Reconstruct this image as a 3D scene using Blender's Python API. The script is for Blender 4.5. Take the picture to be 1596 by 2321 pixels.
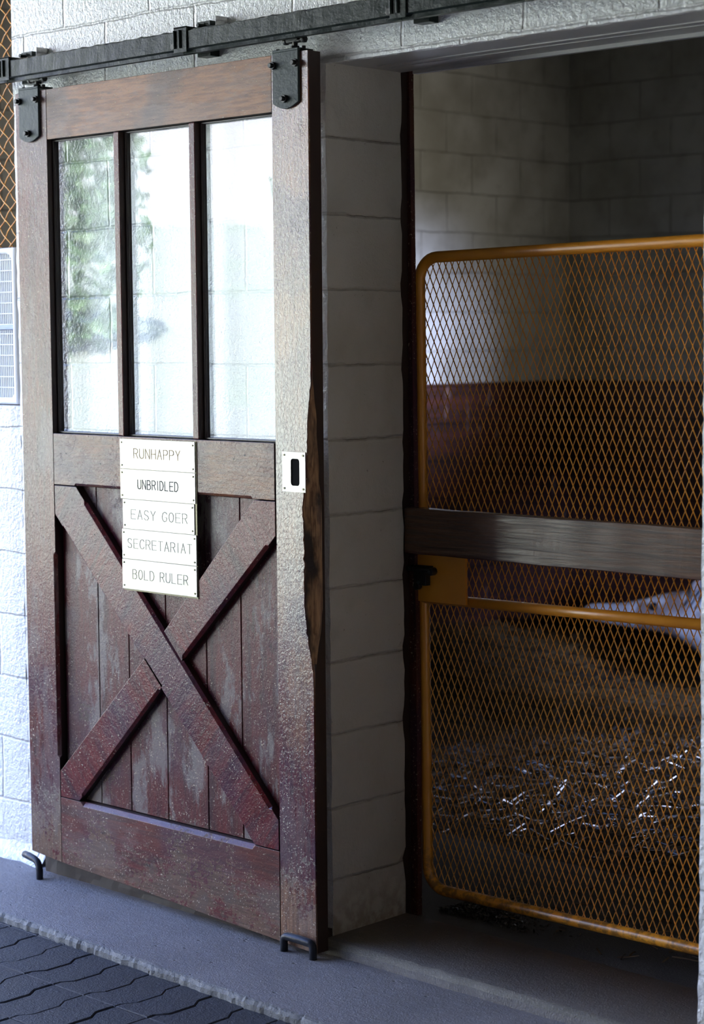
import bpy, bmesh, math, random
from mathutils import Vector, Matrix, noise
random.seed(7)
for o in list(bpy.data.objects):
    bpy.data.objects.remove(o)
S = bpy.context.scene
COL = S.collection

# ------------------------------------------------------------------ camera
RX = Vector((0.72137, 0.69251, -0.00777)); UP = Vector((-0.05505, 0.06852, 0.99613)); FW = Vector((-0.69036, 0.71815, -0.08755))
CAM = Vector((3.74987, -3.80997, 1.58124))
cd = bpy.data.cameras.new('camera'); cam = bpy.data.objects.new('camera', cd); COL.objects.link(cam)
cam.matrix_world = Matrix(((RX.x, UP.x, -FW.x, CAM.x), (RX.y, UP.y, -FW.y, CAM.y), (RX.z, UP.z, -FW.z, CAM.z), (0, 0, 0, 1)))
cd.sensor_fit = 'HORIZONTAL'; cd.sensor_width = 24.0; cd.lens = 4480.9 / 1596 * 24.0
cd.clip_start = 0.05; cd.clip_end = 300
cd.dof.use_dof = True; cd.dof.focus_distance = 5.45; cd.dof.aperture_fstop = 3.4
S.camera = cam

# ------------------------------------------------------------------ world, sun, exposure
W = bpy.data.worlds.new('sky'); S.world = W; W.use_nodes = True
bg = W.node_tree.nodes['Background']
_g = W.node_tree.nodes.new('ShaderNodeTexCoord'); _s = W.node_tree.nodes.new('ShaderNodeSeparateXYZ'); _m = W.node_tree.nodes.new('ShaderNodeMapRange'); _x = W.node_tree.nodes.new('ShaderNodeMix')
_x.data_type = 'RGBA'; _x.inputs[6].default_value = (0.97, 0.96, 0.98, 1); _x.inputs[7].default_value = (0.24, 0.42, 1.0, 1)     # pale at the horizon, blue above
_m.inputs[1].default_value = 0.0; _m.inputs[2].default_value = 0.60
W.node_tree.links.new(_g.outputs['Generated'], _s.inputs[0]); W.node_tree.links.new(_s.outputs[2], _m.inputs[0]); W.node_tree.links.new(_m.outputs[0], _x.inputs[0]); W.node_tree.links.new(_x.outputs[2], bg.inputs[0])
bg.inputs[1].default_value = 11.5
sl = bpy.data.lights.new('sun', 'SUN'); sl.energy = 135; sl.angle = 0.009; sl.color = (1.0, 0.96, 0.90)
so = bpy.data.objects.new('sun', sl); COL.objects.link(so)
so.rotation_euler = Vector((0.75, 0.8, 1.35)).to_track_quat('Z', 'Y').to_euler()
def area(name, loc, target, sx, sy, power, color, spread=180):
    l = bpy.data.lights.new(name, 'AREA'); l.shape = 'RECTANGLE'; l.size = sx; l.size_y = sy; l.energy = power; l.color = color
    l.spread = math.radians(spread)
    o = bpy.data.objects.new(name, l); COL.objects.link(o); o.location = loc
    o.rotation_euler = (Vector(loc) - Vector(target)).to_track_quat('Z', 'Y').to_euler(); return o
# added lamps aimed at wall patch, upper wall, horse and straw; no window modelled
area('stall_patch_fill', (1.54, 3.10, 1.95), (-2.98, 3.50, 1.50), 0.5, 0.4, 8, (0.55, 0.64, 1.0), 18)
area('stall_wall_fill', (1.54, 1.00, 2.40), (-2.98, 2.75, 2.15), 0.8, 0.6, 11, (1.0, 0.95, 0.86), 46)
area('stall_horse_fill', (1.54, 1.55, 0.95), (-1.25, 3.55, 0.22), 0.35, 0.35, 5.5, (0.40, 0.54, 1.0), 22)
area('stall_straw_fill', (1.54, 2.60, 1.70), (-0.30, 2.0, -0.10), 0.35, 0.35, 3.6, (0.60, 0.68, 1.0), 44)
vs = S.view_settings
vs.view_transform = 'Standard'; vs.look = 'None'; vs.gamma = 1.0; vs.use_curve_mapping = False
vs.exposure = -0.28
S.cycles.use_denoising = True
S.cycles.max_bounces = 10; S.cycles.diffuse_bounces = 5; S.cycles.glossy_bounces = 4; S.cycles.transparent_max_bounces = 16
S.cycles.sample_clamp_indirect = 12

# ------------------------------------------------------------------ node helpers
class NT:
    def __init__(s, name):
        s.m = bpy.data.materials.new(name); s.m.use_nodes = True; s.t = s.m.node_tree; s.n = s.t.nodes; s.l = s.t.links
        s.b = s.n['Principled BSDF']; s.out = s.n['Material Output']
        s.co = s.n.new('ShaderNodeTexCoord').outputs['Object']
    def lk(s, v, i):
        if isinstance(v, bpy.types.NodeSocket): s.l.new(v, i)
        elif isinstance(v, (tuple, list)) and len(v) == 3 and i.type == 'RGBA': i.default_value = (*v, 1)
        else: i.default_value = v
    def math(s, op, a, b=0.0, c=None, clamp=False):
        n = s.n.new('ShaderNodeMath'); n.operation = op; n.use_clamp = clamp; s.lk(a, n.inputs[0]); s.lk(b, n.inputs[1])
        if c is not None: s.lk(c, n.inputs[2])
        return n.outputs[0]
    def sep(s, v):
        n = s.n.new('ShaderNodeSeparateXYZ'); s.lk(v, n.inputs[0]); return n.outputs
    def comb(s, x, y, z):
        n = s.n.new('ShaderNodeCombineXYZ'); s.lk(x, n.inputs[0]); s.lk(y, n.inputs[1]); s.lk(z, n.inputs[2]); return n.outputs[0]
    def map(s, scale=(1, 1, 1), loc=(0, 0, 0), rot=(0, 0, 0), v=None):
        # rotate first (so that grain runs along the part), then scale
        n0 = s.n.new('ShaderNodeMapping'); n0.inputs['Rotation'].default_value = rot; n0.inputs['Location'].default_value = loc
        s.l.new(v or s.co, n0.inputs[0])
        n = s.n.new('ShaderNodeMapping'); n.inputs['Scale'].default_value = scale; s.l.new(n0.outputs[0], n.inputs[0]); return n.outputs[0]
    def noise(s, v=None, scale=5, detail=4, rough=0.55, dist=0.0):
        n = s.n.new('ShaderNodeTexNoise'); s.l.new(v or s.co, n.inputs['Vector']); n.inputs['Scale'].default_value = scale
        n.inputs['Detail'].default_value = detail; n.inputs['Roughness'].default_value = rough; n.inputs['Distortion'].default_value = dist
        return n.outputs[0]
    def voro(s, v=None, scale=5, feat='F1'):
        n = s.n.new('ShaderNodeTexVoronoi'); n.feature = feat; s.l.new(v or s.co, n.inputs['Vector']); n.inputs['Scale'].default_value = scale
        return n.outputs['Distance']
    def ramp(s, v, a, b, lo=0.0, hi=1.0, smooth=True):
        n = s.n.new('ShaderNodeMapRange'); n.clamp = True
        n.interpolation_type = 'SMOOTHSTEP' if smooth else 'LINEAR'
        s.lk(v, n.inputs[0]); s.lk(a, n.inputs[1]); s.lk(b, n.inputs[2]); s.lk(lo, n.inputs[3]); s.lk(hi, n.inputs[4]); return n.outputs[0]
    def mix(s, f, a, b):
        n = s.n.new('ShaderNodeMix'); n.data_type = 'RGBA'; s.lk(f, n.inputs[0]); s.lk(a, n.inputs[6]); s.lk(b, n.inputs[7]); return n.outputs[2]
    def bump(s, h, strength=0.3, dist=0.002, nrm=None):
        n = s.n.new('ShaderNodeBump'); s.l.new(h, n.inputs['Height']); n.inputs['Strength'].default_value = strength
        n.inputs['Distance'].default_value = dist
        if nrm is not None: s.l.new(nrm, n.inputs['Normal'])
        return n.outputs[0]
    def set(s, **k):
        for a, v in k.items():
            s.lk(v, s.b.inputs[{'color': 'Base Color', 'rough': 'Roughness', 'metal': 'Metallic', 'normal': 'Normal', 'spec': 'Specular IOR Level', 'coat': 'Coat Weight', 'coatr': 'Coat Roughness', 'trans': 'Transmission Weight'}[a]])
        return s.m

def simple(name, color, rough=0.5, metal=0.0, var=0.15, bump=0.2, scale=40, spec=0.5):
    t = NT(name); n = t.noise(scale=scale, detail=5)
    c = t.mix(n, tuple(x * (1 - var) for x in color), tuple(min(1, x * (1 + var)) for x in color))
    return t.set(color=c, rough=rough, metal=metal, spec=spec, normal=t.bump(n, bump, 0.002))

# ------------------------------------------------------------------ block walls
ROW0, RH, BW = 0.087, 0.2032, 0.398
def block_mat(name, axis, base, dirt, peel=1.0, rough=0.38, groove=0.6, stain=0.35, jointdark=0.45, fresh=False):
    t = NT(name)
    p = t.sep(t.co)
    wob = t.noise(scale=3.0, detail=3)
    wob2 = t.noise(scale=22, detail=3)
    dz = t.math('ADD', t.math('MULTIPLY', t.math('SUBTRACT', wob, 0.5), 0.022), t.math('MULTIPLY', t.math('SUBTRACT', wob2, 0.5), 0.008))
    z = t.math('ADD', p[2], dz)
    hx = t.math('ADD', p[0] if axis == 'x' else p[1], dz)
    v = t.math('DIVIDE', t.math('SUBTRACT', z, ROW0), RH)
    row = t.math('FLOOR', v); fv = t.math('SUBTRACT', v, row)
    par = t.math('MULTIPLY', t.math('MODULO', t.math('ADD', row, 41), 2), 0.5)   # even rows half shifted
    u = t.math('ADD', t.math('DIVIDE', t.math('ADD', hx, 0.118), BW), t.math('ADD', par, 20 if axis == 'x' else 20.37))
    fu = t.math('FRACT', u)
    dvv = t.math('MULTIPLY', t.math('MINIMUM', fv, t.math('SUBTRACT', 1.0, fv)), RH)
    duu = t.math('MULTIPLY', t.math('MINIMUM', fu, t.math('SUBTRACT', 1.0, fu)), BW)
    d = t.math('MINIMUM', dvv, duu) if name != 'shaded_white_block' else dvv
    jt = t.ramp(d, 0.0008, 0.0065, 1.0, 0.0)
    crack = t.math('MULTIPLY', t.ramp(d, 0.0, 0.0022, 1.0, 0.0), t.ramp(t.noise(scale=6, detail=4), 0.42, 0.6))
    n1 = t.noise(scale=2.2, detail=5); n2 = t.noise(scale=11, detail=6)
    dirtm = t.math('MULTIPLY', t.ramp(n1, 0.42, 0.72), stain)
    col = t.mix(dirtm, base, dirt)
    col = t.mix(t.math('MULTIPLY', t.ramp(n2, 0.5, 0.75), stain * 0.5), col, dirt)
    specks = t.math('MULTIPLY', t.ramp(t.noise(scale=95, detail=2), 0.70, 0.76), t.ramp(t.noise(scale=4.5, detail=2), 0.45, 0.6))
    col = t.mix(t.math('MULTIPLY', specks, 0.7), col, (0.10, 0.085, 0.065))
    col = t.mix(t.math('MULTIPLY', jt, jointdark * 0.35), col, dirt)
    col = t.mix(t.math('MULTIPLY', crack, jointdark), col, (0.07, 0.06, 0.05))
    low = t.math('MULTIPLY', t.ramp(p[2], -0.12, 0.14, 1.0, 0.0), t.ramp(t.noise(scale=30, detail=5), 0.35, 0.62))
    col = t.mix(t.math('MULTIPLY', low, 0.35 if fresh else 0.75), col, (0.17, 0.13, 0.085))
    pe = t.noise(scale=70, detail=3, rough=0.5); pe2 = t.noise(scale=190, detail=2)
    h = t.math('ADD', t.math('MULTIPLY', jt, -1.6 * groove), t.math('ADD', t.math('MULTIPLY', pe, 1.5 * peel), t.math('MULTIPLY', pe2, 0.7 * peel)))
    h = t.math('ADD', h, t.math('MULTIPLY', specks, -0.6))
    return t.set(color=col, rough=rough, normal=t.bump(h, 0.85, 0.0045), spec=0.5)

M = {}
M['block_front'] = block_mat('white_painted_block', 'x', (0.90, 0.90, 0.88), (0.66, 0.64, 0.59), peel=1.0, rough=0.25, stain=0.25, fresh=True, jointdark=0.35)
M['block_jamb'] = block_mat('shaded_white_block', 'y', (0.42, 0.40, 0.365), (0.27, 0.245, 0.19), peel=0.35, rough=0.5, stain=0.5, jointdark=0.9)  # white paint turned grey: the jamb's shade is put into the colour
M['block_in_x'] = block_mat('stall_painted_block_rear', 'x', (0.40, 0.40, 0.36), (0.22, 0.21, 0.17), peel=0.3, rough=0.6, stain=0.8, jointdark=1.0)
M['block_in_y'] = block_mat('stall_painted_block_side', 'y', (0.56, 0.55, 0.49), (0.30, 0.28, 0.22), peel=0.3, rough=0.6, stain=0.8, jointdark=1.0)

# ------------------------------------------------------------------ door wood
def wood(name, ang=0.0, wear=0.45, orange=0.0, seed=0.0, gloss=0.20, peel=1.0, worn_low=True, red=(0.125, 0.017, 0.018), bloom=0.25, high_wear=0.25, coat=0.0):
    """varnished dark red boards, worn through to pale brown; ang = grain direction in the door plane (0 = upright)."""
    t = NT(name)
    p = t.sep(t.co)
    g = t.map(scale=(1, 1, 0.09), rot=(0, ang, 0), loc=(seed, seed * 0.7, seed * 1.3))
    fine = t.noise(g, scale=150, detail=5, rough=0.6, dist=0.4)
    med = t.noise(g, scale=24, detail=5, rough=0.6, dist=0.6)
    sh = t.map(loc=(seed * 3.1, 1.7, seed * 2.3))
    big = t.noise(sh, scale=3.2, detail=3, rough=0.6)
    mid = t.noise(sh, scale=9, detail=7, rough=0.7)
    spk = t.noise(sh, scale=95, detail=4, rough=0.65)
    base = t.mix(t.ramp(fine, 0.3, 0.7), red, tuple(x * 0.62 for x in red))
    base = t.mix(t.ramp(med, 0.42, 0.68, 0, 0.75), base, (0.034, 0.012, 0.017))
    base = t.mix(t.ramp(big, 0.46, 0.62, 0, 0.55), base, (0.056, 0.025, 0.048))            # purplish old varnish
    tan = t.mix(t.ramp(fine, 0.3, 0.7), (0.165, 0.098, 0.062), (0.080, 0.045, 0.029))
    tan = t.mix(t.ramp(mid, 0.5, 0.7), tan, (0.10, 0.074, 0.060))
    zz = p[2]
    low = t.ramp(zz, 0.00, 0.40, 0.30, 0.0) if worn_low else 0.0     # boot and hoof wear near the ground
    high = t.ramp(zz, 1.75, 2.25, 0.0, high_wear)
    q = t.math('ADD', t.math('ADD', t.math('MULTIPLY', mid, 0.70), t.math('MULTIPLY', spk, 0.62)), t.math('ADD', low, high))
    q = t.math('ADD', q, t.math('MULTIPLY', t.math('SUBTRACT', big, 0.5), 0.55))
    thr = 1.06 - wear * 0.55
    m = t.ramp(q, thr - 0.03, thr + 0.05)
    col = t.mix(t.math('MULTIPLY', m, 0.9), base, tan)
    if orange:
        om = t.ramp(t.noise(sh, scale=3.3, detail=4), 0.42, 0.58, 0, orange)
        oc = t.mix(t.ramp(fine, 0.35, 0.65), (0.33, 0.145, 0.058), (0.18, 0.075, 0.032))
        col = t.mix(om, col, oc)
    if bloom:
        bm_ = t.ramp(t.noise(t.map(scale=(1, 1, 0.32), rot=(0, ang, 0), loc=(seed * 1.9, 0, seed)), scale=7.5, detail=8, rough=0.72), 0.50, 0.57, 0, bloom)
        col = t.mix(bm_, col, (0.205, 0.170, 0.155))
    dots = t.ramp(t.noise(sh, scale=165, detail=2), 0.64, 0.69)
    dots = t.math('MULTIPLY', dots, t.ramp(mid, 0.42, 0.56, 0.12, 0.95))
    col = t.mix(dots, col, (0.46, 0.36, 0.26))
    dk = t.ramp(t.noise(t.map(scale=(1, 1, 0.25), rot=(0, ang, 0), loc=(seed, 0, 4)), scale=34, detail=3), 0.64, 0.74, 0, 0.6)
    col = t.mix(dk, col, (0.028, 0.018, 0.016))
    rgh = t.math('ADD', t.math('MULTIPLY', m, 0.26), t.math('ADD', gloss, t.math('MULTIPLY', t.math('SUBTRACT', mid, 0.5), 0.30)))
    wr = t.noise(t.map(scale=(1, 1, 0.8), rot=(0, ang, 0)), scale=115, detail=4, rough=0.6, dist=0.8)
    h = t.math('ADD', t.math('MULTIPLY', fine, 0.25), t.math('ADD', t.math('MULTIPLY', wr, 0.75 * peel), t.math('MULTIPLY', dots, 0.5)))
    h = t.math('ADD', h, t.math('MULTIPLY', m, -0.2))
    nrm = t.bump(h, 0.7, 0.0018)
    if coat: t.l.new(t.bump(h, 0.8, 0.0014), t.b.inputs['Coat Normal'])
    return t.set(color=col, rough=rgh, normal=nrm, spec=0.30, coat=coat, coatr=0.14)

M['w_stile_l'] = wood('varnished_wood_left_stile', 0, 0.36, 0.12, 1.3, bloom=0.35, high_wear=0.06)
M['w_stile_r'] = wood('varnished_wood_right_stile', 0, 0.38, 0.6, 5.2, coat=0.8, high_wear=0.1)
M['w_munt'] = wood('varnished_wood_muntin', 0, 0.40, 0, 8.1, high_wear=0.1)
M['w_toprail'] = wood('varnished_wood_top_rail', math.pi / 2, 0.55, 0.8, 2.4, peel=0.5)
M['w_midrail'] = wood('varnished_wood_middle_rail', math.pi / 2, 0.45, 0.6, 3.9, gloss=0.22)
M['w_botrail'] = wood('worn_wood_bottom_rail', math.pi / 2, 0.30, 0.1, 6.6, gloss=0.38, peel=0.6, bloom=0.2)
M['w_brace_a'] = wood('varnished_wood_brace_down_right', math.radians(-39), 0.30, 0, 7.7, gloss=0.22, red=(0.165, 0.021, 0.020), bloom=0.1)
M['w_brace_b'] = wood('varnished_wood_brace_up_right', math.radians(39), 0.33, 0, 9.4, gloss=0.22, red=(0.165, 0.021, 0.020), bloom=0.1)
M['w_plank'] = wood('worn_wood_planks', 0, 0.50, 0, 11.5, gloss=0.34, bloom=0.75)
M['w_bead'] = simple('dark_wood_bead', (0.018, 0.008, 0.007), 0.3, var=0.4, scale=60)
def rawwood():
    t = NT('gnawed_bare_wood'); g = t.map(scale=(1, 1, 0.08))
    f = t.noise(g, scale=110, detail=5, dist=0.6); b = t.noise(t.map(scale=(1, 1, 0.35)), scale=14, detail=4)
    c = t.mix(t.ramp(f, 0.3, 0.7), (0.48, 0.26, 0.12), (0.15, 0.065, 0.028))
    c = t.mix(t.ramp(b, 0.45, 0.62), c, (0.03, 0.016, 0.010))
    return t.set(color=c, rough=0.7, normal=t.bump(f, 1.0, 0.004))
M['raw'] = rawwood()
M['edge_dark'] = simple('dark_wood_edge', (0.024, 0.011, 0.008), 0.5, var=0.4, scale=30)  # board sides, darker than the front faces
M['glass'] = None
def glassmat():
    t = NT('window_glass'); n = t.n
    lw = n.new('ShaderNodeLayerWeight'); lw.inputs[0].default_value = 0.5      # Schlick reflectance, the same on both faces of the pane
    fr = t.math('ADD', t.math('MULTIPLY', t.math('POWER', lw.outputs['Facing'], 5.0), 0.95), 0.065)
    g = n.new('ShaderNodeBsdfGlossy'); g.inputs['Roughness'].default_value = 0.015
    wav = t.bump(t.noise(scale=7, detail=2), 0.12, 0.002)
    t.l.new(wav, g.inputs['Normal'])
    tr = n.new('ShaderNodeBsdfTransparent'); tr.inputs[0].default_value = (0.97, 0.985, 0.975, 1)
    mx = n.new('ShaderNodeMixShader'); t.l.new(fr, mx.inputs[0]); t.l.new(tr.outputs[0], mx.inputs[1]); t.l.new(g.outputs[0], mx.inputs[2])
    t.l.new(mx.outputs[0], t.out.inputs[0]); return t.m
M['glass'] = glassmat()

def ironmat(name, c, rough=0.35, peel=1.0):
    t = NT(name)
    a = t.noise(scale=60, detail=5); b = t.noise(scale=170, detail=3); w = t.noise(scale=9, detail=4)
    col = t.mix(w, c, tuple(x * 0.6 for x in c))
    col = t.mix(t.ramp(t.noise(scale=140, detail=3), 0.68, 0.74, 0, 0.5), col, (0.12, 0.12, 0.11))
    h = t.math('ADD', t.math('MULTIPLY', a, 1.2 * peel), t.math('MULTIPLY', b, 0.6 * peel))
    return t.set(color=col, rough=rough, normal=t.bump(h, 0.6, 0.0018), spec=0.16)
M['track'] = ironmat('black_green_painted_steel', (0.014, 0.022, 0.020), 0.34)
M['hanger'] = ironmat('painted_iron_strap', (0.045, 0.060, 0.062), 0.42)
M['bolt'] = simple('black_iron', (0.010, 0.010, 0.010), 0.45, 0.2, bump=0.4, scale=120)
M['guide'] = ironmat('worn_black_iron', (0.035, 0.037, 0.045), 0.30, 0.6)
def brassmat():
    t = NT('polished_brass'); a = t.noise(scale=6, detail=4); b = t.noise(scale=90, detail=2)
    c = t.mix(t.ramp(a, 0.45, 0.7), (0.37, 0.36, 0.335), (0.36, 0.345, 0.28))
    return t.set(color=c, rough=t.ramp(b, 0.3, 0.7, 0.42, 0.52), metal=1.0, normal=t.bump(a, 0.05, 0.002))
M['brass'] = brassmat()
M['engr_black'] = simple('black_filled_engraving', (0.03, 0.03, 0.03), 0.6)
M['engr_brown'] = simple('brown_filled_engraving', (0.30, 0.20, 0.10), 0.6)
M['engr_plain'] = simple('plain_engraved_groove', (0.17, 0.165, 0.15), 0.5, 0.4)
M['screw'] = simple('dark_brass_screw', (0.10, 0.09, 0.06), 0.35, 0.7)
M['white_paint'] = simple('white_enamel', (0.80, 0.81, 0.82), 0.35, var=0.05, bump=0.1)
M['fan_inside'] = simple('fan_inner_grey_plastic', (0.62, 0.62, 0.62), 0.5)
M['blue_plastic'] = simple('blue_grey_plastic', (0.16, 0.24, 0.46), 0.35)
def gatemat(name, wear=0.4):
    t = NT(name); a = t.noise(scale=35, detail=6, rough=0.7); b = t.noise(scale=3, detail=3)
    c = t.mix(t.ramp(b, 0.3, 0.7), (0.86, 0.37, 0.030), (0.72, 0.28, 0.024))
    c = t.mix(t.ramp(a, 0.66, 0.72, 0, wear), c, (0.06, 0.025, 0.012))
    p = t.sep(t.co)
    c = t.mix(t.math('MULTIPLY', t.ramp(p[2], 0.02, 0.16, 1.0, 0.0), t.ramp(a, 0.42, 0.6, 0, 0.7)), c, (0.09, 0.045, 0.02))
    return t.set(color=c, rough=0.33, normal=t.bump(a, 0.35, 0.0015), spec=0.6, coat=0.3, coatr=0.2)
M['orange'] = gatemat('orange_yellow_gate_paint')
def beammat():
    t = NT('dark_weathered_beam_wood'); g = t.map(scale=(0.05, 1, 1))
    f = t.noise(g, scale=110, detail=6, rough=0.65, dist=0.5); b = t.noise(t.map(scale=(0.4, 1, 1)), scale=6, detail=4)
    c = t.mix(t.ramp(f, 0.35, 0.65), (0.150, 0.092, 0.064), (0.060, 0.034, 0.024))
    c = t.mix(t.ramp(b, 0.52, 0.68, 0, 0.6), c, (0.20, 0.115, 0.075))
    c = t.mix(t.ramp(t.sep(t.co)[2], 0.0, 0.012, 0.8, 0.0), c, (0.05, 0.012, 0.008))
    return t.set(color=c, rough=t.ramp(f, 0.35, 0.65, 0.16, 0.36), normal=t.bump(f, 0.6, 0.0012), spec=0.30)
M['beam'] = beammat()
M['post'] = wood('red_brown_frame_board', 0, 0.1, 0, 14.0, gloss=0.35, worn_low=False, red=(0.10, 0.030, 0.020), bloom=0, high_wear=0)
def concmat(name, c, scale=1.0, pits=0.8, light=(0.34, 0.33, 0.32)):
    t = NT(name)
    a = t.noise(scale=2.5 * scale, detail=5); b = t.noise(scale=55 * scale, detail=6, rough=0.7); s = t.noise(scale=210, detail=2)
    col = t.mix(t.ramp(a, 0.35, 0.65), c, tuple(x * 0.78 for x in c))
    col = t.mix(t.ramp(b, 0.5, 0.7, 0, 0.4), col, light)
    pit = t.ramp(t.voro(t.map(scale=(1, 2.2, 1)), 21), 0.05, 0.19, 1.0, 0.0)
    pit = t.math('MULTIPLY', pit, t.ramp(t.noise(scale=14, detail=2), 0.55, 0.62))
    col = t.mix(t.math('MULTIPLY', pit, 0.7 * pits), col, (0.03, 0.028, 0.026))
    h = t.math('ADD', t.math('MULTIPLY', b, 1.0), t.math('ADD', t.math('MULTIPLY', s, 0.45), t.math('MULTIPLY', pit, -1.6 * pits)))
    return t.set(color=col, rough=0.62, normal=t.bump(h, 0.8, 0.006), spec=0.45)
M['apron'] = concmat('grey_concrete_apron', (0.235, 0.22, 0.22), 1.0, 1.0)
M['edge'] = concmat('chipped_concrete_edge', (0.22, 0.215, 0.20), 2.0, light=(0.36, 0.35, 0.33))
M['sill'] = concmat('worn_concrete_sill', (0.15, 0.135, 0.12), 1.0, 0.3, light=(0.22, 0.2, 0.17))
M['sill_lip'] = concmat('bare_concrete_lip', (0.20, 0.185, 0.15), 2.5, 0.8, light=(0.36, 0.34, 0.30))
M['paver'] = concmat('dark_grey_paver', (0.024, 0.025, 0.031), 1.0, 0.2, light=(0.045, 0.046, 0.058))
M['stall_floor'] = concmat('dark_rubber_and_dirt_floor', (0.055, 0.048, 0.042), 1.6, 0.5, light=(0.09, 0.08, 0.07))
def wainmat():
    t = NT('dark_wainscot_planks'); f = t.noise(t.map(scale=(1, 0.08, 1)), scale=40, detail=5); p = t.sep(t.co)
    c = t.mix(t.ramp(f, 0.35, 0.65), (0.070, 0.022, 0.016), (0.030, 0.012, 0.010))
    pl = t.math('FRACT', t.math('DIVIDE', p[2], 0.19)); j = t.ramp(t.math('MINIMUM', pl, t.math('SUBTRACT', 1, pl)), 0.01, 0.03, 1, 0)
    c = t.mix(j, c, (0.008, 0.005, 0.004))
    sc = t.ramp(t.noise(t.map(scale=(1, 1, 0.35)), scale=17, detail=4), 0.62, 0.7, 0, 0.6)
    c = t.mix(sc, c, (0.24, 0.15, 0.12))
    return t.set(color=c, rough=0.45, normal=t.bump(t.math('ADD', f, t.math('MULTIPLY', j, -1)), 0.5, 0.004))
M['wain'] = wainmat()
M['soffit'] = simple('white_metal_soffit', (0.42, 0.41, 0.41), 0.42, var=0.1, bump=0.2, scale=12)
M['ceil'] = simple('dark_board_ceiling', (0.10, 0.09, 0.075), 0.8)
M['far_wall'] = simple('dark_barn_siding', (0.12, 0.11, 0.09), 0.8)
def strawmat():
    t = NT('straw_stalks'); n = t.noise(scale=9, detail=3); c = t.mix(t.ramp(n, 0.3, 0.7), (0.15, 0.092, 0.040), (0.055, 0.032, 0.014))
    return t.set(color=c, rough=0.22, spec=0.9)
M['straw'] = strawmat()
def lawnmat():
    t = NT('mown_lawn'); n = t.noise(scale=0.35, detail=4); c = t.mix(t.ramp(n, 0.4, 0.6), (0.36, 0.385, 0.33), (0.29, 0.335, 0.265))
    return t.set(color=c, rough=0.9)
M['lawn'] = lawnmat()
M['leaf'] = simple('tree_leaves', (0.055, 0.11, 0.045), 0.6, var=0.5, scale=3)
M['bark'] = simple('tree_bark', (0.12, 0.08, 0.05), 0.9)
def horsemat():
    t = NT('grey_horse_coat'); n = t.noise(scale=7, detail=4); f = t.noise(t.map(scale=(0.2, 1, 1)), scale=90, detail=3)
    c = t.mix(t.ramp(n, 0.35, 0.65), (0.62, 0.61, 0.62), (0.40, 0.39, 0.41))
    d = t.noise(scale=4.2, detail=2)
    c = t.mix(t.ramp(d, 0.50, 0.60, 0, 0.8), c, (0.17, 0.10, 0.075))
    return t.set(color=c, rough=0.65, normal=t.bump(f, 0.3, 0.003))
M['horse'] = horsemat()
M['hair'] = simple('grey_mane_hair', (0.16, 0.15, 0.16), 0.6, scale=90)
M['hoof'] = simple('dark_hoof', (0.05, 0.045, 0.04), 0.5)
M['eye'] = simple('dark_eye', (0.01, 0.008, 0.008), 0.1)

# ------------------------------------------------------------------ mesh helpers
def tagp(o, label=None, cat=None, group=None, kind=None):
    if label: o['label'] = label
    if cat: o['category'] = cat
    if group: o['group'] = group
    if kind: o['kind'] = kind
    return o
def link(name, bm, mats, parent=None, smooth=False, bevel=0, recalc=True, auto=None):
    if recalc: bmesh.ops.recalc_face_normals(bm, faces=bm.faces)
    off = parent_off(parent)
    if off.length: bmesh.ops.translate(bm, verts=bm.verts, vec=-off)
    me = bpy.data.meshes.new(name); bm.to_mesh(me); bm.free()
    for m in (mats if isinstance(mats, (list, tuple)) else [mats]): me.materials.append(m)
    if smooth:
        for p in me.polygons: p.use_smooth = True
    o = bpy.data.objects.new(name, me); COL.objects.link(o)
    if parent: o.parent = parent
    if bevel:
        b = o.modifiers.new('bevel', 'BEVEL'); b.width = bevel; b.segments = 2; b.limit_method = 'ANGLE'; b.angle_limit = math.radians(40)
    return o
def parent_off(p):
    v = Vector((0, 0, 0))
    while p is not None:
        v += Vector(p.location); p = p.parent
    return v
def empty(name, loc):
    o = bpy.data.objects.new(name, None); COL.objects.link(o); o.location = loc; o.empty_display_size = 0.1; return o
def box(bm, x0, x1, y0, y1, z0, z1, mi=0):
    v = [bm.verts.new(p) for p in ((x0, y0, z0), (x1, y0, z0), (x1, y1, z0), (x0, y1, z0), (x0, y0, z1), (x1, y0, z1), (x1, y1, z1), (x0, y1, z1))]
    for f in ((0, 3, 2, 1), (4, 5, 6, 7), (0, 1, 5, 4), (1, 2, 6, 5), (2, 3, 7, 6), (3, 0, 4, 7)):
        bm.faces.new([v[i] for i in f]).material_index = mi
    return v
def tube(bm, pts, r, seg=10, closed=False, caps=True, mi=0, rs=None):
    pts = [Vector(p) for p in pts]; n = len(pts); rings = []
    prev = None
    for i, p in enumerate(pts):
        if closed: t = (pts[(i + 1) % n] - pts[i - 1]).normalized()
        else: t = (pts[min(i + 1, n - 1)] - pts[max(i - 1, 0)]).normalized()
        if prev is None:
            a = Vector((0, 1, 0)) if abs(t.y) < 0.9 else Vector((1, 0, 0))
        else: a = prev
        b = t.cross(a).normalized(); a = b.cross(t).normalized(); prev = a
        rr = rs[i] if rs else r
        rings.append([bm.verts.new(p + (a * math.cos(2 * math.pi * k / seg) + b * math.sin(2 * math.pi * k / seg)) * rr) for k in range(seg)])
    m = n if closed else n - 1
    for i in range(m):
        A, B = rings[i], rings[(i + 1) % n]
        for k in range(seg):
            f = bm.faces.new((A[k], A[(k + 1) % seg], B[(k + 1) % seg], B[k])); f.material_index = mi; f.smooth = True
    if caps and not closed:
        bm.faces.new(rings[0][::-1]).material_index = mi; bm.faces.new(rings[-1]).material_index = mi
def cyl(bm, c, axis, r, h, seg=12, mi=0):
    c = Vector(c); a = Vector(axis).normalized() * h / 2; tube(bm, [c - a, c + a], r, seg, mi=mi)
def fn(v, s=1.0): return noise.noise(Vector(v) * s)
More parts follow.
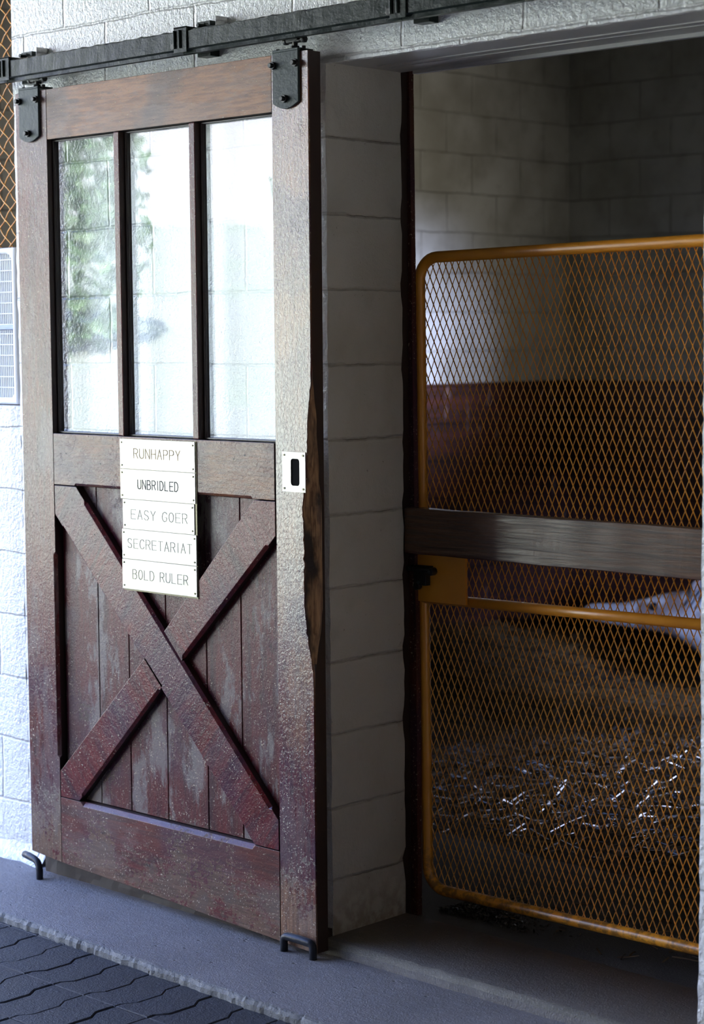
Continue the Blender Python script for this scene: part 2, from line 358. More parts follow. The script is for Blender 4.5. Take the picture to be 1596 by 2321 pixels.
def roughen(bm, amp, s, chips=0.0, ax=(1, 1, 1)):
    for v in bm.verts:
        q = v.co.copy(); d = Vector((fn(q, s), fn(q + Vector((17, 3, 5)), s), fn(q + Vector((5, 31, 9)), s))) * amp
        v.co += Vector((d.x * ax[0], d.y * ax[1], d.z * ax[2]))
def gridbox(bm, x0, x1, y0, y1, z0, z1, step):
    """box whose faces are cut into small cells (for rough concrete and blocks)"""
    nx, ny, nz = (max(1, int(round((b - a) / step))) for a, b in ((x0, x1), (y0, y1), (z0, z1)))
    cache = {}
    def V(i, j, k):
        key = (i, j, k)
        if key not in cache: cache[key] = bm.verts.new((x0 + (x1 - x0) * i / nx, y0 + (y1 - y0) * j / ny, z0 + (z1 - z0) * k / nz))
        return cache[key]
    for i in range(nx):
        for j in range(ny):
            for k, r in ((0, 1), (nz, 0)):
                q = [V(i, j, k), V(i + 1, j, k), V(i + 1, j + 1, k), V(i, j + 1, k)]; bm.faces.new(q[::-1] if r else q)
        for k in range(nz):
            for j in (0, ny): bm.faces.new([V(i, j, k), V(i + 1, j, k), V(i + 1, j, k + 1), V(i, j, k + 1)])
    for j in range(ny):
        for k in range(nz):
            for i in (0, nx): bm.faces.new([V(i, j, k), V(i, j + 1, k), V(i, j + 1, k + 1), V(i, j, k + 1)])
    return (nx, ny, nz)
def struct(name, bm, m, label=None, cat=None, **k):
    return tagp(link(name, bm, m, None, **k), label, cat, kind='structure')

# ------------------------------------------------------------------ setting
T = 0.305          # wall thickness
OX = 1.198         # opening width
LZ = 2.314         # lintel height
SX0, SX1, SY1, SZ = -2.98, 1.62, 4.93, 4.0   # stall interior
FLZ = -0.10
bm = bmesh.new()
# front wall: pieces share planes; jamb face gets its own material by orientation
def wallpiece(x0, x1, z0, z1, step=0.05): gridbox(bm, x0, x1, 0.0, T, z0, z1, step)
wallpiece(-1.376, 0.0, -0.18, LZ, 0.034)                       # between the window and the doorway
wallpiece(-1.376, OX + 2.2, LZ, 3.1, 0.05)                     # above the doorway
wallpiece(OX, OX + 2.2, -0.18, LZ, 0.034)                      # right of the doorway
wallpiece(-3.4, -1.376, -0.18, 1.374, 0.05)                    # under the window
wallpiece(-3.4, -2.55, 1.374, 3.1, 0.05)                       # left of the window
wallpiece(-2.55, -1.376, 2.95, 3.1, 0.05)
gridbox(bm, OX + 2.2, 9.2, 0.0, T, -0.18, 3.1, 1.0)
bmesh.ops.remove_doubles(bm, verts=bm.verts, dist=1e-4)
kill = [f for f in bm.faces if False]
for v in bm.verts:
    c = v.co; n1 = fn(c, 16); n2 = fn(c + Vector((9, 9, 9)), 45)
    onx = abs(c.x) < 0.002 or abs(c.x - OX) < 0.002 or abs(c.x + 1.376) < 0.002
    if onx and c.z < LZ + 0.01:
        edge = (abs(c.y - T) < 0.002) or abs(c.y) < 0.002
        amp = 0.006 if edge else 0.0016
        s = 1 if c.x > 0.5 else -1
        vz = (c.z - ROW0) / RH; jd = abs(vz - round(vz)) * RH
        chip = 0.0
        if edge and abs(c.y - T) < 0.002 and jd < 0.03: chip = 0.007 * (0.6 + n2)      # mortar broken away at the back corner
        c.x += s * (abs(n1) * amp + max(0, chip)) + n2 * amp * 0.25
        if edge: c.y += (0.003 + 0.004 * n2) * (1 if abs(c.y) < 0.01 else -1)
    elif abs(c.y) < 0.002:
        c.y += 0.002 * fn(c, 6)
bmesh.ops.recalc_face_normals(bm, faces=bm.faces)
for f in bm.faces:
    n = f.normal; ct = f.calc_center_median()
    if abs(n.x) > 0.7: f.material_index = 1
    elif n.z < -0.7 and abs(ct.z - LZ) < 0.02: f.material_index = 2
    elif n.y > 0.7: f.material_index = 3
    f.smooth = False
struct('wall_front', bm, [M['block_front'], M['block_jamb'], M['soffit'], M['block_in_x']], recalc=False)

# painted steel angle under the lintel, with thin drip lines
bm = bmesh.new()
box(bm, 0.0, OX, -0.006, 0.012, LZ - 0.0045, LZ + 0.010)
bmesh.ops.subdivide_edges(bm, edges=[e for e in bm.edges if abs(e.verts[0].co.x - e.verts[1].co.x) > 0.5], cuts=90)
roughen(bm, 0.0022, 34)
struct('trim_1', bm, M['block_front'], smooth=False)
bm = bmesh.new()
box(bm, 0.05, OX, T - 0.012, T + 0.004, LZ - 0.010, LZ + 0.004)
box(bm, 0.05, OX, 0.150, 0.154, LZ - 0.003, LZ + 0.004)
box(bm, 0.05, OX, 0.200, 0.2025, LZ - 0.002, LZ + 0.004)
struct('trim_2', bm, M['soffit'])
# white mortar fillet where the wall meets the apron, left of the door
bm = bmesh.new()
n = 110
for i in range(n + 1):
    x = -3.3 + (2.02) * i / n
    w = 0.042 + 0.014 * fn((x, 0, 0), 9) + 0.008 * fn((x, 2, 0), 40); hh = 0.055 + 0.012 * fn((x, 5, 0), 12)
    for (yy, z) in ((0.004, hh - 0.1), (-0.010, -0.070), (-0.55 * w, -0.094), (-w, -0.1015)):
        bm.verts.new((x, yy, z))
bm.verts.ensure_lookup_table()
for i in range(n):
    for j in range(3):
        a = i * 4 + j; bm.faces.new([bm.verts[q] for q in (a, a + 1, a + 5, a + 4)])
struct('trim_3', bm, M['block_front'], smooth=True)

# strip added at the wall foot, coloured dark to shade the under-door gap
bm = bmesh.new(); gridbox(bm, -1.238, -0.004, -0.043, 0.01, -0.12, -0.046, 0.03)
roughen(bm, 0.003, 20)
struct('trim_6', bm, M['edge_dark'])

# stall shell
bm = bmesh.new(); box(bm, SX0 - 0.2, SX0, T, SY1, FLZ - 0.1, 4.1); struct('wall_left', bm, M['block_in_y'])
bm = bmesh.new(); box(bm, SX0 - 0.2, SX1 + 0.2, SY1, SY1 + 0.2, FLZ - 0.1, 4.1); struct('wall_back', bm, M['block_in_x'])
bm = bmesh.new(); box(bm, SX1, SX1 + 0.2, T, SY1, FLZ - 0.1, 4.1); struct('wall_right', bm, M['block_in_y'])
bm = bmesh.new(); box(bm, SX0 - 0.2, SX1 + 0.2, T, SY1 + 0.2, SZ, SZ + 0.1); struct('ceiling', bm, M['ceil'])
bm = bmesh.new()
box(bm, SX0, SX0 + 0.045, T + 0.02, SY1 - 0.045, FLZ, 1.345)
struct('wainscot_wall_left', bm, M['wain'])
bm = bmesh.new(); box(bm, SX0, SX1, SY1 - 0.045, SY1, FLZ, 1.345); struct('wainscot_wall_back', bm, M['wain'])
# stall floor, gently uneven
bm = bmesh.new()
nx, ny = 60, 64
for j in range(ny + 1):
    for i in range(nx + 1):
        x = SX0 + (SX1 - SX0) * i / nx; y = 0.295 + (SY1 - 0.295) * j / ny
        bm.verts.new((x, y, -0.082 - 0.03 * min(1, (y - 0.3) / 0.5) + 0.010 * fn((x, y, 0), 3)))
bm.verts.ensure_lookup_table()
for j in range(ny):
    for i in range(nx):
        a = j * (nx + 1) + i; bm.faces.new([bm.verts[q] for q in (a, a + 1, a + nx + 2, a + nx + 1)])
struct('floor', bm, M['stall_floor'], smooth=True)

# door sill, raised above the apron
bm = bmesh.new()
prof = [(T, -0.067), (0.02, -0.066), (-0.020, -0.067), (-0.030, -0.071), (-0.038, -0.082), (-0.046, -0.104), (-0.056, -0.16), (T, -0.16)]
n = 80
for i in range(n + 1):
    x = -0.03 + (OX + 1.5 + 0.03) * i / n
    for k, (y, z) in enumerate(prof):
        e = 1.0 if 1 < k < 6 else 0.15
        bm.verts.new((x, y + e * 0.007 * fn((x, k * 3, 0), 14) + e * 0.003 * fn((x, k, 7), 50), z + e * 0.004 * fn((x, 8, k), 18) + 0.012 * max(0, (0.5 - abs(y - 0.3) * 6)) * 0))
bm.verts.ensure_lookup_table(); K = len(prof)
for i in range(n):
    for k in range(K):
        a, b = i * K + k, i * K + (k + 1) % K
        f = bm.faces.new([bm.verts[q] for q in (a, b, b + K, a + K)]); f.material_index = 1 if 2 <= k <= 3 else 0; f.smooth = k < 5
bm.faces.new([bm.verts[k] for k in range(K)]); bm.faces.new([bm.verts[n * K + k] for k in range(K)][::-1])
struct('doorway_sill_floor', bm, [M['sill'], M['sill_lip']])

# concrete apron along the wall with a broken edge
bm = bmesh.new()
n = 340; X0, X1 = -9.0, 6.0
def ky(x): return -0.430 - 0.026 * (x + 0.9) / 1.3 * (1 if -2 < x < 3 else 0)
xs = [X0 + (X1 - X0) * i / 30 for i in range(10)] + [-4.4 + 0.012 * i for i in range(640)] + [3.4, 4.5, 6.0]
xs = sorted(set(round(x, 4) for x in xs if x <= X1))
rows = []
for x in xs:
    fx = max(-2.2, min(2.2, x))
    e = 0.006 * fn((x, 0, 0), 11) + 0.006 * fn((x, 0, 3), 38) + 0.004 * fn((x, 4, 3), 95)
    yk = -0.447 - 0.026 * fx + e
    dz = 0.004 * fn((x, 0, 9), 60)
    rows.append([(x, 0.02, -0.100, 0), (x, -0.2, -0.100, 0), (x, yk + 0.016 + 0.007 * fn((x, 9, 0), 40), -0.1002, 1), (x, yk + 0.007 + 0.004 * fn((x, 7, 0), 70), -0.1020 + dz, 1), (x, yk, -0.110 + dz, 1), (x, yk - 0.004, -0.150, 1)])
vv = [[bm.verts.new(p[:3]) for p in r] for r in rows]
for i in range(len(rows) - 1):
    for k in range(5):
        f = bm.faces.new((vv[i][k], vv[i][k + 1], vv[i + 1][k + 1], vv[i + 1][k])); f.material_index = 1 if k >= 2 else 0
struct('apron_floor', bm, [M['apron'], M['edge']], recalc=True)

# interlocking pavers of the aisle
bm = bmesh.new()
PX, PY, JX = 0.128, 0.235, 0.022        # spacing of the wavy joints, length of one stone, size of the jog
def jog(y):
    t = (y / PY) % 1.0
    def tri(a, b, t): return max(0, min(1, (t - a) / (b - a)))
    return JX * (tri(0.10, 0.24, t) - tri(0.60, 0.74, t))
ts = [0.0, 0.10, 0.24, 0.60, 0.74, 1.0]
g = 0.0011
for i in range(-34, 46):
    for j in range(-9, 1):
        xa, xb = i * PX, (i + 1) * PX
        y0 = j * PY - 0.20
        if y0 > -0.42: continue
        zt = -0.124 + 0.0022 * fn((i * 3.7, j * 5.1, 0), 1)
        tl = 0.0015 * fn((i * 2.2, j * 3.3, 4), 1)
        L = [(xa + g + jog(t * PY), y0 + g + (PY - 2 * g) * t) for t in ts]; R = [(xb - g + jog(t * PY), y0 + g + (PY - 2 * g) * t) for t in ts]
        top = []; out = []
        for (lst, sg) in ((L, 1), (R[::-1], -1)):
            for q, (x, y) in enumerate(lst):
                iy = 0.004 if (q == 0) == (sg == 1) and q in (0,) else 0
                out.append((x, y))
        cx = sum(p[0] for p in out) / len(out); cy = sum(p[1] for p in out) / len(out)
        to = [bm.verts.new((x + (0.0035 if x < cx else -0.0035), y + (0.002 if y < y0 + 0.02 else (-0.002 if y > y0 + PY - 0.02 else 0)), zt + tl * (x - cx) * 8)) for x, y in out]
        mo = [bm.verts.new((x, y, zt - 0.0025)) for x, y in out]
        bo = [bm.verts.new((x, y, -0.16)) for x, y in out]
        bm.faces.new(to)
        N = len(out)
        for k in range(N):
            bm.faces.new((to[k], mo[k], mo[(k + 1) % N], to[(k + 1) % N])); bm.faces.new((mo[k], bo[k], bo[(k + 1) % N], mo[(k + 1) % N]))
struct('paver_floor', bm, M['paver'])
bm = bmesh.new(); box(bm, -9, 6, -2.7, 0.0, -0.2, -0.133); struct('paver_bed_floor', bm, M['stall_floor'])
bm = bmesh.new(); box(bm, -9, 9, -5.2, -2.55, -0.2, -0.126); struct('aisle_floor', bm, M['paver'])

# the rest of the shed row: roof over the aisle and the far side with its openings
bm = bmesh.new(); box(bm, -2.7, 9.0, -5.4, 0.0, 3.1, 3.2); box(bm, SX0 - 0.2, 9.0, -0.001, 0.4, 3.1, 4.2); struct('aisle_ceiling', bm, M['ceil'])
bm = bmesh.new()
box(bm, -4.2, 9.0, -5.4, -5.2, -0.2, 3.1)
struct('aisle_wall_far', bm, M['far_wall'])
bm = bmesh.new(); box(bm, 9.0, 9.2, -5.4, 0.5, -0.2, 3.1); struct('aisle_wall_end', bm, M['far_wall'])
bm = bmesh.new(); nx = 40
def lz(d): return -0.16 + 4.6 * max(0.0, min(1.0, (d - 9) / 34.0)) ** 1.3        # the lawn climbs away from the barn
gx = [-100 + 5 * i for i in range(35)]; gy = [-5.2 - 3.2 * j for j in range(30)]
gv = [[bm.verts.new((x, y, lz(math.hypot(x + 1, y)))) for x in gx] for y in gy]
for j in range(len(gy) - 1):
    for i in range(len(gx) - 1): bm.faces.new((gv[j][i], gv[j][i + 1], gv[j + 1][i + 1], gv[j + 1][i]))
box(bm, -100, -9, -5.2, 40, -0.3, -0.16)
struct('lawn_ground', bm, M['lawn'])

# trees and shrubs beyond the lawn: seen only as reflections in the door's panes
def tree(x, y, h, cr, seed, label, n=420, low=0.9):
    r = random.Random(seed)
    root = empty('tree', (x, y, -0.16))
    bm = bmesh.new(); tube(bm, [(x, y, -0.16), (x + 0.1, y, h * 0.4), (x, y + 0.1, h * 0.75)], 0.2, 9, rs=[0.22, 0.16, 0.08])
    link('trunk', bm, M['bark'], root)
    bm = bmesh.new()
    for k in range(n):
        a = r.uniform(0, 2 * math.pi); u = r.uniform(0, 1); zz = low + (h - low) * u
        rad = cr * math.sin(math.pi * (0.12 + 0.86 * u)) ** 0.6 * math.sqrt(r.uniform(0.15, 1))
        c = Vector((x + rad * math.cos(a), y + rad * math.sin(a), zz)); s = r.uniform(0.07, 0.20)
        e1 = Vector((r.gauss(0, 1), r.gauss(0, 1), r.gauss(0, 1))).normalized(); e2 = e1.cross(Vector((r.gauss(0, 1), r.gauss(0, 1), r.gauss(0, 1)))).normalized()
        q = [bm.verts.new(c + e1 * s * aa + e2 * s * bb + e1.cross(e2) * s * cc) for aa, bb, cc in ((-1, 0, 0), (0, -0.6, 0.2), (1, 0, 0), (0, 0.6, 0.2))]
        bm.faces.new(q)
    link('foliage', bm, M['leaf'], root, recalc=False)
    tagp(root, label, 'tree')
for i, (x, y, h, cr, lb) in enumerate([
        (-20.5, -14.6, 7.0, 1.9, 'leafy dark green tree nearest the left end of the barn'),
        (-33.5, -25.0, 9.5, 1.7, 'tall slender green tree in the middle of the grass bank'),
        (-33, -34, 10, 1.7, 'narrow green tree at the right end of the tree line'),
        (-30, -20.5, 9, 2.6, 'broad green tree behind the nearest one on the bank')]):
    tree(x, y, h, cr, 40 + i, lb, n=2200)

# ------------------------------------------------------------------ sliding door
DYF, DYB, DPL = -0.090, -0.045, -0.062
door = empty('door_1', (-0.607, -0.0675, -0.09))
tagp(door, 'weathered dark red wooden sliding door with three window panes and cross bracing', 'door', kind='structure')
DL, DR = -1.243, 0.027
def dbz(x): return -0.030 - (x - DL) * 0.060 / (DR - DL)        # worn, slanting bottom edge
def board(name, out, mat, parent=door, yf=DYF, yb=DYB, ch={}, bevel=0.0012, wob=0.0):
    """out: (x,z) corners, counter-clockwise seen from the front; ch: edge index -> (t0, t1, size) stopped chamfer."""
    bm = bmesh.new(); N = len(out); fr = []; sd = []
    for i in range(N):
        a = Vector(out[i]); b = Vector(out[(i + 1) % N]); L = (b - a).length; d = (b - a) / L
        inn = Vector((-d.y, d.x))
        fr.append((a, 0)); sd.append((a, 0))
        if i in ch:
            t0, t1, s = ch[i]
            for t, k in ((t0, 0), (t0 + s / L, 1), (t1 - s / L, 1), (t1, 0)):
                p = a + (b - a) * t; fr.append((p + inn * s * k, 0)); sd.append((p, s * 0.9 * k))
    F = [bm.verts.new((p.x, yf, p.y)) for p, _ in fr]
    D = [bm.verts.new((p.x, yf + o, p.y)) if (o or (fr[i][0] - p).length > 1e-6) else F[i] for i, (p, o) in enumerate(sd)]
    B = [bm.verts.new((p.x, yb, p.y)) for p, _ in sd]
    bm.faces.new(F); bm.faces.new(B[::-1]); n = len(F)
    for f in bm.faces: f.material_index = 0
    for i in range(n):
        j = (i + 1) % n
        q = [F[i], D[i], D[j], F[j]]; u = []
        for v in q:
            if v not in u: u.append(v)
        if len(u) >= 3: bm.faces.new(u)
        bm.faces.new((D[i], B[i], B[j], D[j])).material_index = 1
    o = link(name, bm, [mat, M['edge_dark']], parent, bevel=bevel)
    return o
g = 0.0012
# outline edge indices: 0 bottom, 1 right, 2 top, 3 left
ZT, ZO1, ZO0, ZM0, ZB = 2.334, 2.185, 1.299, 1.143, 0.170
XL, XR = -1.091, -0.1115
board('top_rail', [(XL + g, ZO1), (XR - g, ZO1), (XR - g, ZT), (XL + g, ZT)], M['w_toprail'])
board('middle_rail', [(XL + g, ZM0), (XR - 0.006, ZM0), (XR - 0.006, ZO0), (XL + g, ZO0)], M['w_midrail'], ch={0: (0.10, 0.91, 0.007)})
board('bottom_rail', [(XL + g, dbz(XL)), (-0.7, dbz(-0.7) + 0.002), (-0.4, dbz(-0.4) - 0.001), (XR - 0.003, dbz(XR)), (XR - 0.003, ZB), (XL + g, ZB)], M['w_botrail'], ch={4: (0.10, 0.90, 0.013)})
board('stile', [(DL, dbz(DL) + 0.004), (XL, dbz(XL)), (XL, ZT), (DL, ZT)], M['w_stile_l'], ch={1: (0.138, 0.41, 0.010)})
board('muntin', [(-0.7785, ZO0 + g), (-0.7525, ZO0 + g), (-0.7525, ZO1 - g), (-0.7785, ZO1 - g)], M['w_munt'], bevel=0.003)
board('muntin', [(-0.4490, ZO0 + g), (-0.4230, ZO0 + g), (-0.4230, ZO1 - g), (-0.4490, ZO1 - g)], M['w_munt'], bevel=0.003)
# right stile: its outer edge gnawed away between z 0.72 and 1.5
bm = bmesh.new()
ez = [-0.095, 0.60, 0.644, 0.69, 0.715, 0.76, 0.797, 0.856, 0.93, 1.0, 1.06, 1.13, 1.17, 1.21, 1.30, 1.367, 1.42, 1.473, 1.52, 2.4]
ex = [0.027, 0.027, 0.027, 0.025, 0.019, 0.010, 0.003, -0.005, -0.006, -0.004, -0.006, -0.010, -0.002, 0.006, 0.010, 0.013, 0.020, 0.026, 0.027, 0.027]
def xf(z):
    for i in range(len(ez) - 1):
        if ez[i] <= z <= ez[i + 1]:
            t = (z - ez[i]) / (ez[i + 1] - ez[i]); return ex[i] + (ex[i + 1] - ex[i]) * t
    return 0.027
zs = [dbz(DR)] + [i * 0.0105 - 0.07 for i in range(0, 230)]; zs = [z for z in zs if z < ZT - 0.004] + [ZT]
rows = []
for z in zs:
    b = xf(z); depth = max(0.0, (DR - b)); jag = 0.0048 * fn((0, 0, z), 60) + 0.0030 * fn((1, 0, z), 150) if depth > 0.001 else 0.0007 * fn((0, 0, z), 50)
    x1 = min(DR, b + jag)
    m1 = 0.004 + depth * 0.55 * (1 + 0.5 * fn((3, 0, z), 18)); x2 = x1 + (DR - x1) * (0.42 + 0.2 * fn((5, 0, z), 22))
    m2 = 0.002 + depth * 1.0 * (1 + 0.3 * fn((7, 0, z), 14))
    zb = dbz(XR) if z == zs[0] else z
    rows.append([(XR, DYB, zb), (XR, DYF, zb), (x1 - 0.002, DYF, z), (x1, DYF + 0.002, z), (x2, DYF + min(m1, 0.026), z), (DR + 0.0006 * fn((0, 2, z), 30), DYF + min(m2 + 0.003, 0.036), z), (DR, DYB, z)])
vv = [[bm.verts.new(p) for p in r] for r in rows]
for i in range(len(rows) - 1):
    z = zs[i]; gn = 0.70 < z < 1.47
    for k in range(7):
        f = bm.faces.new((vv[i][k], vv[i][(k + 1) % 7], vv[i + 1][(k + 1) % 7], vv[i + 1][k]))
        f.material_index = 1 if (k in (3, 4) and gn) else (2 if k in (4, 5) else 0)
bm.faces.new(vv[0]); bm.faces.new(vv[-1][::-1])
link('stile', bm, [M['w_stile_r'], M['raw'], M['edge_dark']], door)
# glazing: bead frame, then pane
for (x0, x1) in ((XL, -0.7785), (-0.7525, -0.4490), (-0.4230, XR)):
    bm = bmesh.new(); w = 0.007
    for (a, b, c, d) in ((x0 + g, x0 + w, ZO0 + g, ZO1 - g), (x1 - w, x1 - g, ZO0 + g, ZO1 - g), (x0 + w, x1 - w, ZO0 + g, ZO0 + w), (x0 + w, x1 - w, ZO1 - w, ZO1 - g)):
        box(bm, a, b, -0.0715, -0.0610, c, d)
    p = empty('window', (0, 0, 0)); bpy.data.objects.remove(p)
    bd = link('glazing_bead', bm, M['w_bead'], door, bevel=0.002)
    bm = bmesh.new(); box(bm, x0 + g, x1 - g, -0.0600, -0.0560, ZO0 + g, ZO1 - g)
    gl = link('window_pane', bm, M['glass'], door); 
# plank panel behind the braces (six boards, v-grooved)
cuts = [XL + g, -0.922, -0.780, -0.611, -0.4345, -0.288, XR - 0.002]
for a, b in zip(cuts[:-1], cuts[1:]):
    bm = bmesh.new(); box(bm, a + 0.0016, b - 0.0016, DPL, -0.047, ZB - 0.01 + 0.012, ZM0 - 0.002)
    link('panel_plank', bm, M['w_plank'], door, bevel=0.0018)
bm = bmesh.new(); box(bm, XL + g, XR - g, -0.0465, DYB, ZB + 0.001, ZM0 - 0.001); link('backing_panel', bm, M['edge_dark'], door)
# braces: one full diagonal, the other in two pieces butting against it
A0, A1, A2, A3, A4, A5 = (-1.0885, 1.140), (-1.0885, 1.052), (-0.214, 0.1725), (-0.1165, 0.1725), (-0.1165, 0.257), (-0.984, 1.140)
board('diagonal_brace', [A0, A1, A2, A3, A4, A5], M['w_brace_a'], ch={4: (0.03, 0.955, 0.0095), 1: (0.04, 0.96, 0.004)}, yb=DPL - 0.0005)
board('diagonal_brace', [(-1.0885, 0.252), (-1.0885, 0.1725), (-0.997, 0.1725), (-0.5965, 0.576), (-0.6745, 0.652)], M['w_brace_b'], ch={2: (0.03, 0.97, 0.008)}, yb=DPL - 0.0005)
board('diagonal_brace', [(-0.5875, 0.737), (-0.5125, 0.659), (-0.1165, 1.045), (-0.1165, 1.140), (-0.201, 1.140)], M['w_brace_b'], ch={1: (0.01, 0.93, 0.009)}, yb=DPL - 0.0005)

# name plates
GL = {
 'A': [[(0, 0), (.5, 1), (1, 0)], [(.19, .36), (.81, .36)]],
 'B': [[(0, 0), (0, 1), (.6, 1), (.88, .88), (.9, .68), (.62, .54), (0, .54)], [(.62, .54), (.95, .42), (.98, .16), (.66, 0), (0, 0)]],
 'C': [[(1, .82), (.8, .97), (.5, 1), (.18, .88), (0, .55), (.04, .28), (.22, .07), (.5, 0), (.8, .04), (1, .2)]],
 'D': [[(0, 0), (0, 1), (.5, 1), (.85, .85), (1, .5), (.85, .15), (.5, 0), (0, 0)]],
 'E': [[(1, 1), (0, 1), (0, 0), (1, 0)], [(0, .52), (.85, .52)]],
 'G': [[(1, .82), (.8, .97), (.5, 1), (.18, .88), (0, .55), (.04, .28), (.22, .07), (.5, 0), (.82, .06), (1, .25), (1, .42), (.6, .42)]],
 'H': [[(0, 0), (0, 1)], [(1, 0), (1, 1)], [(0, .52), (1, .52)]],
 'I': [[(.5, 0), (.5, 1)]],
 'L': [[(0, 1), (0, 0), (.9, 0)]],
 'N': [[(0, 0), (0, 1), (1, 0), (1, 1)]],
 'O': [[(.5, 0), (.18, .1), (0, .4), (.03, .72), (.22, .94), (.5, 1), (.78, .94), (.97, .72), (1, .4), (.82, .1), (.5, 0)]],
 'P': [[(0, 0), (0, 1), (.65, 1), (.95, .88), (.95, .6), (.65, .48), (0, .48)]],
 'R': [[(0, 0), (0, 1), (.65, 1), (.95, .88), (.95, .62), (.65, .5), (0, .5)], [(.55, .5), (1, 0)]],
 'S': [[(.95, .85), (.7, 1), (.3, 1), (.05, .85), (.08, .62), (.4, .52), (.8, .42), (.98, .2), (.75, .02), (.3, 0), (0, .15)]],
 'T': [[(.5, 0), (.5, 1)], [(0, 1), (1, 1)]],
 'U': [[(0, 1), (0, .28), (.15, .06), (.5, 0), (.85, .06), (1, .28), (1, 1)]],
 'Y': [[(0, 1), (.5, .48), (1, 1)], [(.5, .48), (.5, 0)]],
}
def lettering(text, x0, x1, zc, h, y, w, tilt=0.0):
    bm = bmesh.new(); adv = {'I': 0.45, ' ': 0.62}; gap = 0.46
    tot = sum(adv.get(c, 1.0) + gap for c in text) - gap; u = (x1 - x0) / tot; x = x0
    for c in text:
        cw = adv.get(c, 1.0) * u
        for st in GL.get(c, []):
            P = [Vector((x + (px if c != 'I' else 0.5) * cw, y, zc + (pz - 0.5) * h + tilt * (x - x0))) for px, pz in st]
            for a, b in zip(P[:-1], P[1:]):
                d = (b - a).normalized(); s = Vector((-d.z, 0, d.x)) * w / 2; a2 = a - d * w * 0.4; b2 = b + d * w * 0.4
                q = [a2 - s, b2 - s, b2 + s, a2 + s]
                F = [bm.verts.new(v + Vector((0, -0.00035, 0))) for v in q]; B = [bm.verts.new(v + Vector((0, 0.0004, 0))) for v in q]
                bm.faces.new(F); bm.faces.new(B[::-1])
                for k in range(4): bm.faces.new((F[k], B[k], B[(k + 1) % 4], F[(k + 1) % 4]))
        x += cw + gap * u
    return bm
plates = [('RUNHAPPY', -0.7665, -0.4365, 1.2055, 1.2925, -0.704, -0.500, 1.2515, .0275, 'engr_brown', .0023, 'name plate reading RUNHAPPY in thin brown letters'),
          ('UNBRIDLED', -0.7670, -0.4365, 1.1170, 1.2040, -0.688, -0.510, 1.1615, .0260, 'engr_black', .0029, 'name plate reading UNBRIDLED in black letters'),
          ('EASY GOER', -0.7580, -0.4420, 1.0290, 1.1155, -0.720, -0.473, 1.0725, .0270, 'engr_plain', .0021, 'name plate reading EASY GOER, engraved without colour'),
          ('SECRETARIAT', -0.7635, -0.4350, 0.9400, 1.0275, -0.738, -0.455, 0.9865, .0270, 'engr_plain', .0021, 'name plate reading SECRETARIAT, engraved without colour'),
          ('BOLD RULER', -0.7645, -0.4355, 0.8505, 0.9385, -0.717, -0.474, 0.8960, .0270, 'engr_plain', .0021, 'bottom name plate reading BOLD RULER, engraved without colour')]
for (txt, x0, x1, z0, z1, tx0, tx1, tz, th, em, lw, lb) in plates:
    bm = bmesh.new(); box(bm, x0, x1, -0.0950, -0.0925, z0, z1)
    pl = link('name_plate', bm, M['brass'], door, bevel=0.0004); pl['label'] = 'brass ' + lb
    bml = lettering(txt, tx0, tx1, tz, th, -0.0952, lw)
    link('lettering', bml, M[em], pl)
    for sx in (x0 + 0.008, x1 - 0.008):
        for sz in (z0 + 0.010, z1 - 0.010):
            bm = bmesh.new(); cyl(bm, (sx, -0.0957, sz), (0, 1, 0), 0.0027, 0.0022, 10); link('screw', bm, M['screw'], pl, bevel=0.0005)
bm = bmesh.new(); box(bm, -0.7600, -0.4330, -0.0924, -0.0903, 0.846, 1.2935)
link('backing_plate', bm, M['screw'], door)
# flush pull
pull = None
bm = bmesh.new()
hx0, hx1, hz0, hz1 = -0.084, 0.0045, 1.170, 1.278; ix0, ix1, iz0, iz1 = -0.051, -0.018, 1.187, 1.260
def rr(x0, x1, z0, z1, r, n=4):
    o = []
    for cx, cz, a0 in ((x1 - r, z0 + r, -90), (x1 - r, z1 - r, 0), (x0 + r, z1 - r, 90), (x0 + r, z0 + r, 180)):
        for k in range(n + 1):
            a = math.radians(a0 + 90 * k / n); o.append((cx + r * math.cos(a), cz + r * math.sin(a)))
    return o
oi = rr(ix0, ix1, iz0, iz1, 0.008); oo = []
def ring_plate(bm, inner, x0, x1, z0, z1, yf, yb, mi=0):
    cx, cz = (x0 + x1) / 2, (z0 + z1) / 2; outp = []
    for (x, z) in inner:
        dx, dz = x - cx, z - cz; s = min(((x1 - x0) / 2) / abs(dx) if dx else 9e9, ((z1 - z0) / 2) / abs(dz) if dz else 9e9); outp.append((cx + dx * s, cz + dz * s))
    n = len(inner)
    # insert the true corners by snapping the nearest outer points
    for cxn, czn in ((x0, z0), (x1, z0), (x1, z1), (x0, z1)):
        k = min(range(n), key=lambda i: (outp[i][0] - cxn) ** 2 + (outp[i][1] - czn) ** 2); outp[k] = (cxn, czn)
    A = [bm.verts.new((x, yf, z)) for x, z in inner]; B = [bm.verts.new((x, yf, z)) for x, z in outp]
    C = [bm.verts.new((x, yb, z)) for x, z in inner]; D = [bm.verts.new((x, yb, z)) for x, z in outp]
    for i in range(n):
        j = (i + 1) % n
        for q in ((A[i], A[j], B[j], B[i]), (A[i], C[i], C[j], A[j]), (B[i], B[j], D[j], D[i]), (C[i], D[i], D[j], C[j])): bm.faces.new(q).material_index = mi
ring_plate(bm, oi, hx0, hx1, hz0, hz1, -0.0930, -0.0902)
pull = link('flush_pull', bm, M['brass'], door)
bm = bmesh.new(); box(bm, ix0, ix1, -0.0908, -0.0902, iz0, iz1); link('recess', bm, simple('recess_shade', (0.004, 0.004, 0.004), 0.9, spec=0.1), pull)  # flat black plate: shade of the pull's hollow is put into its colour
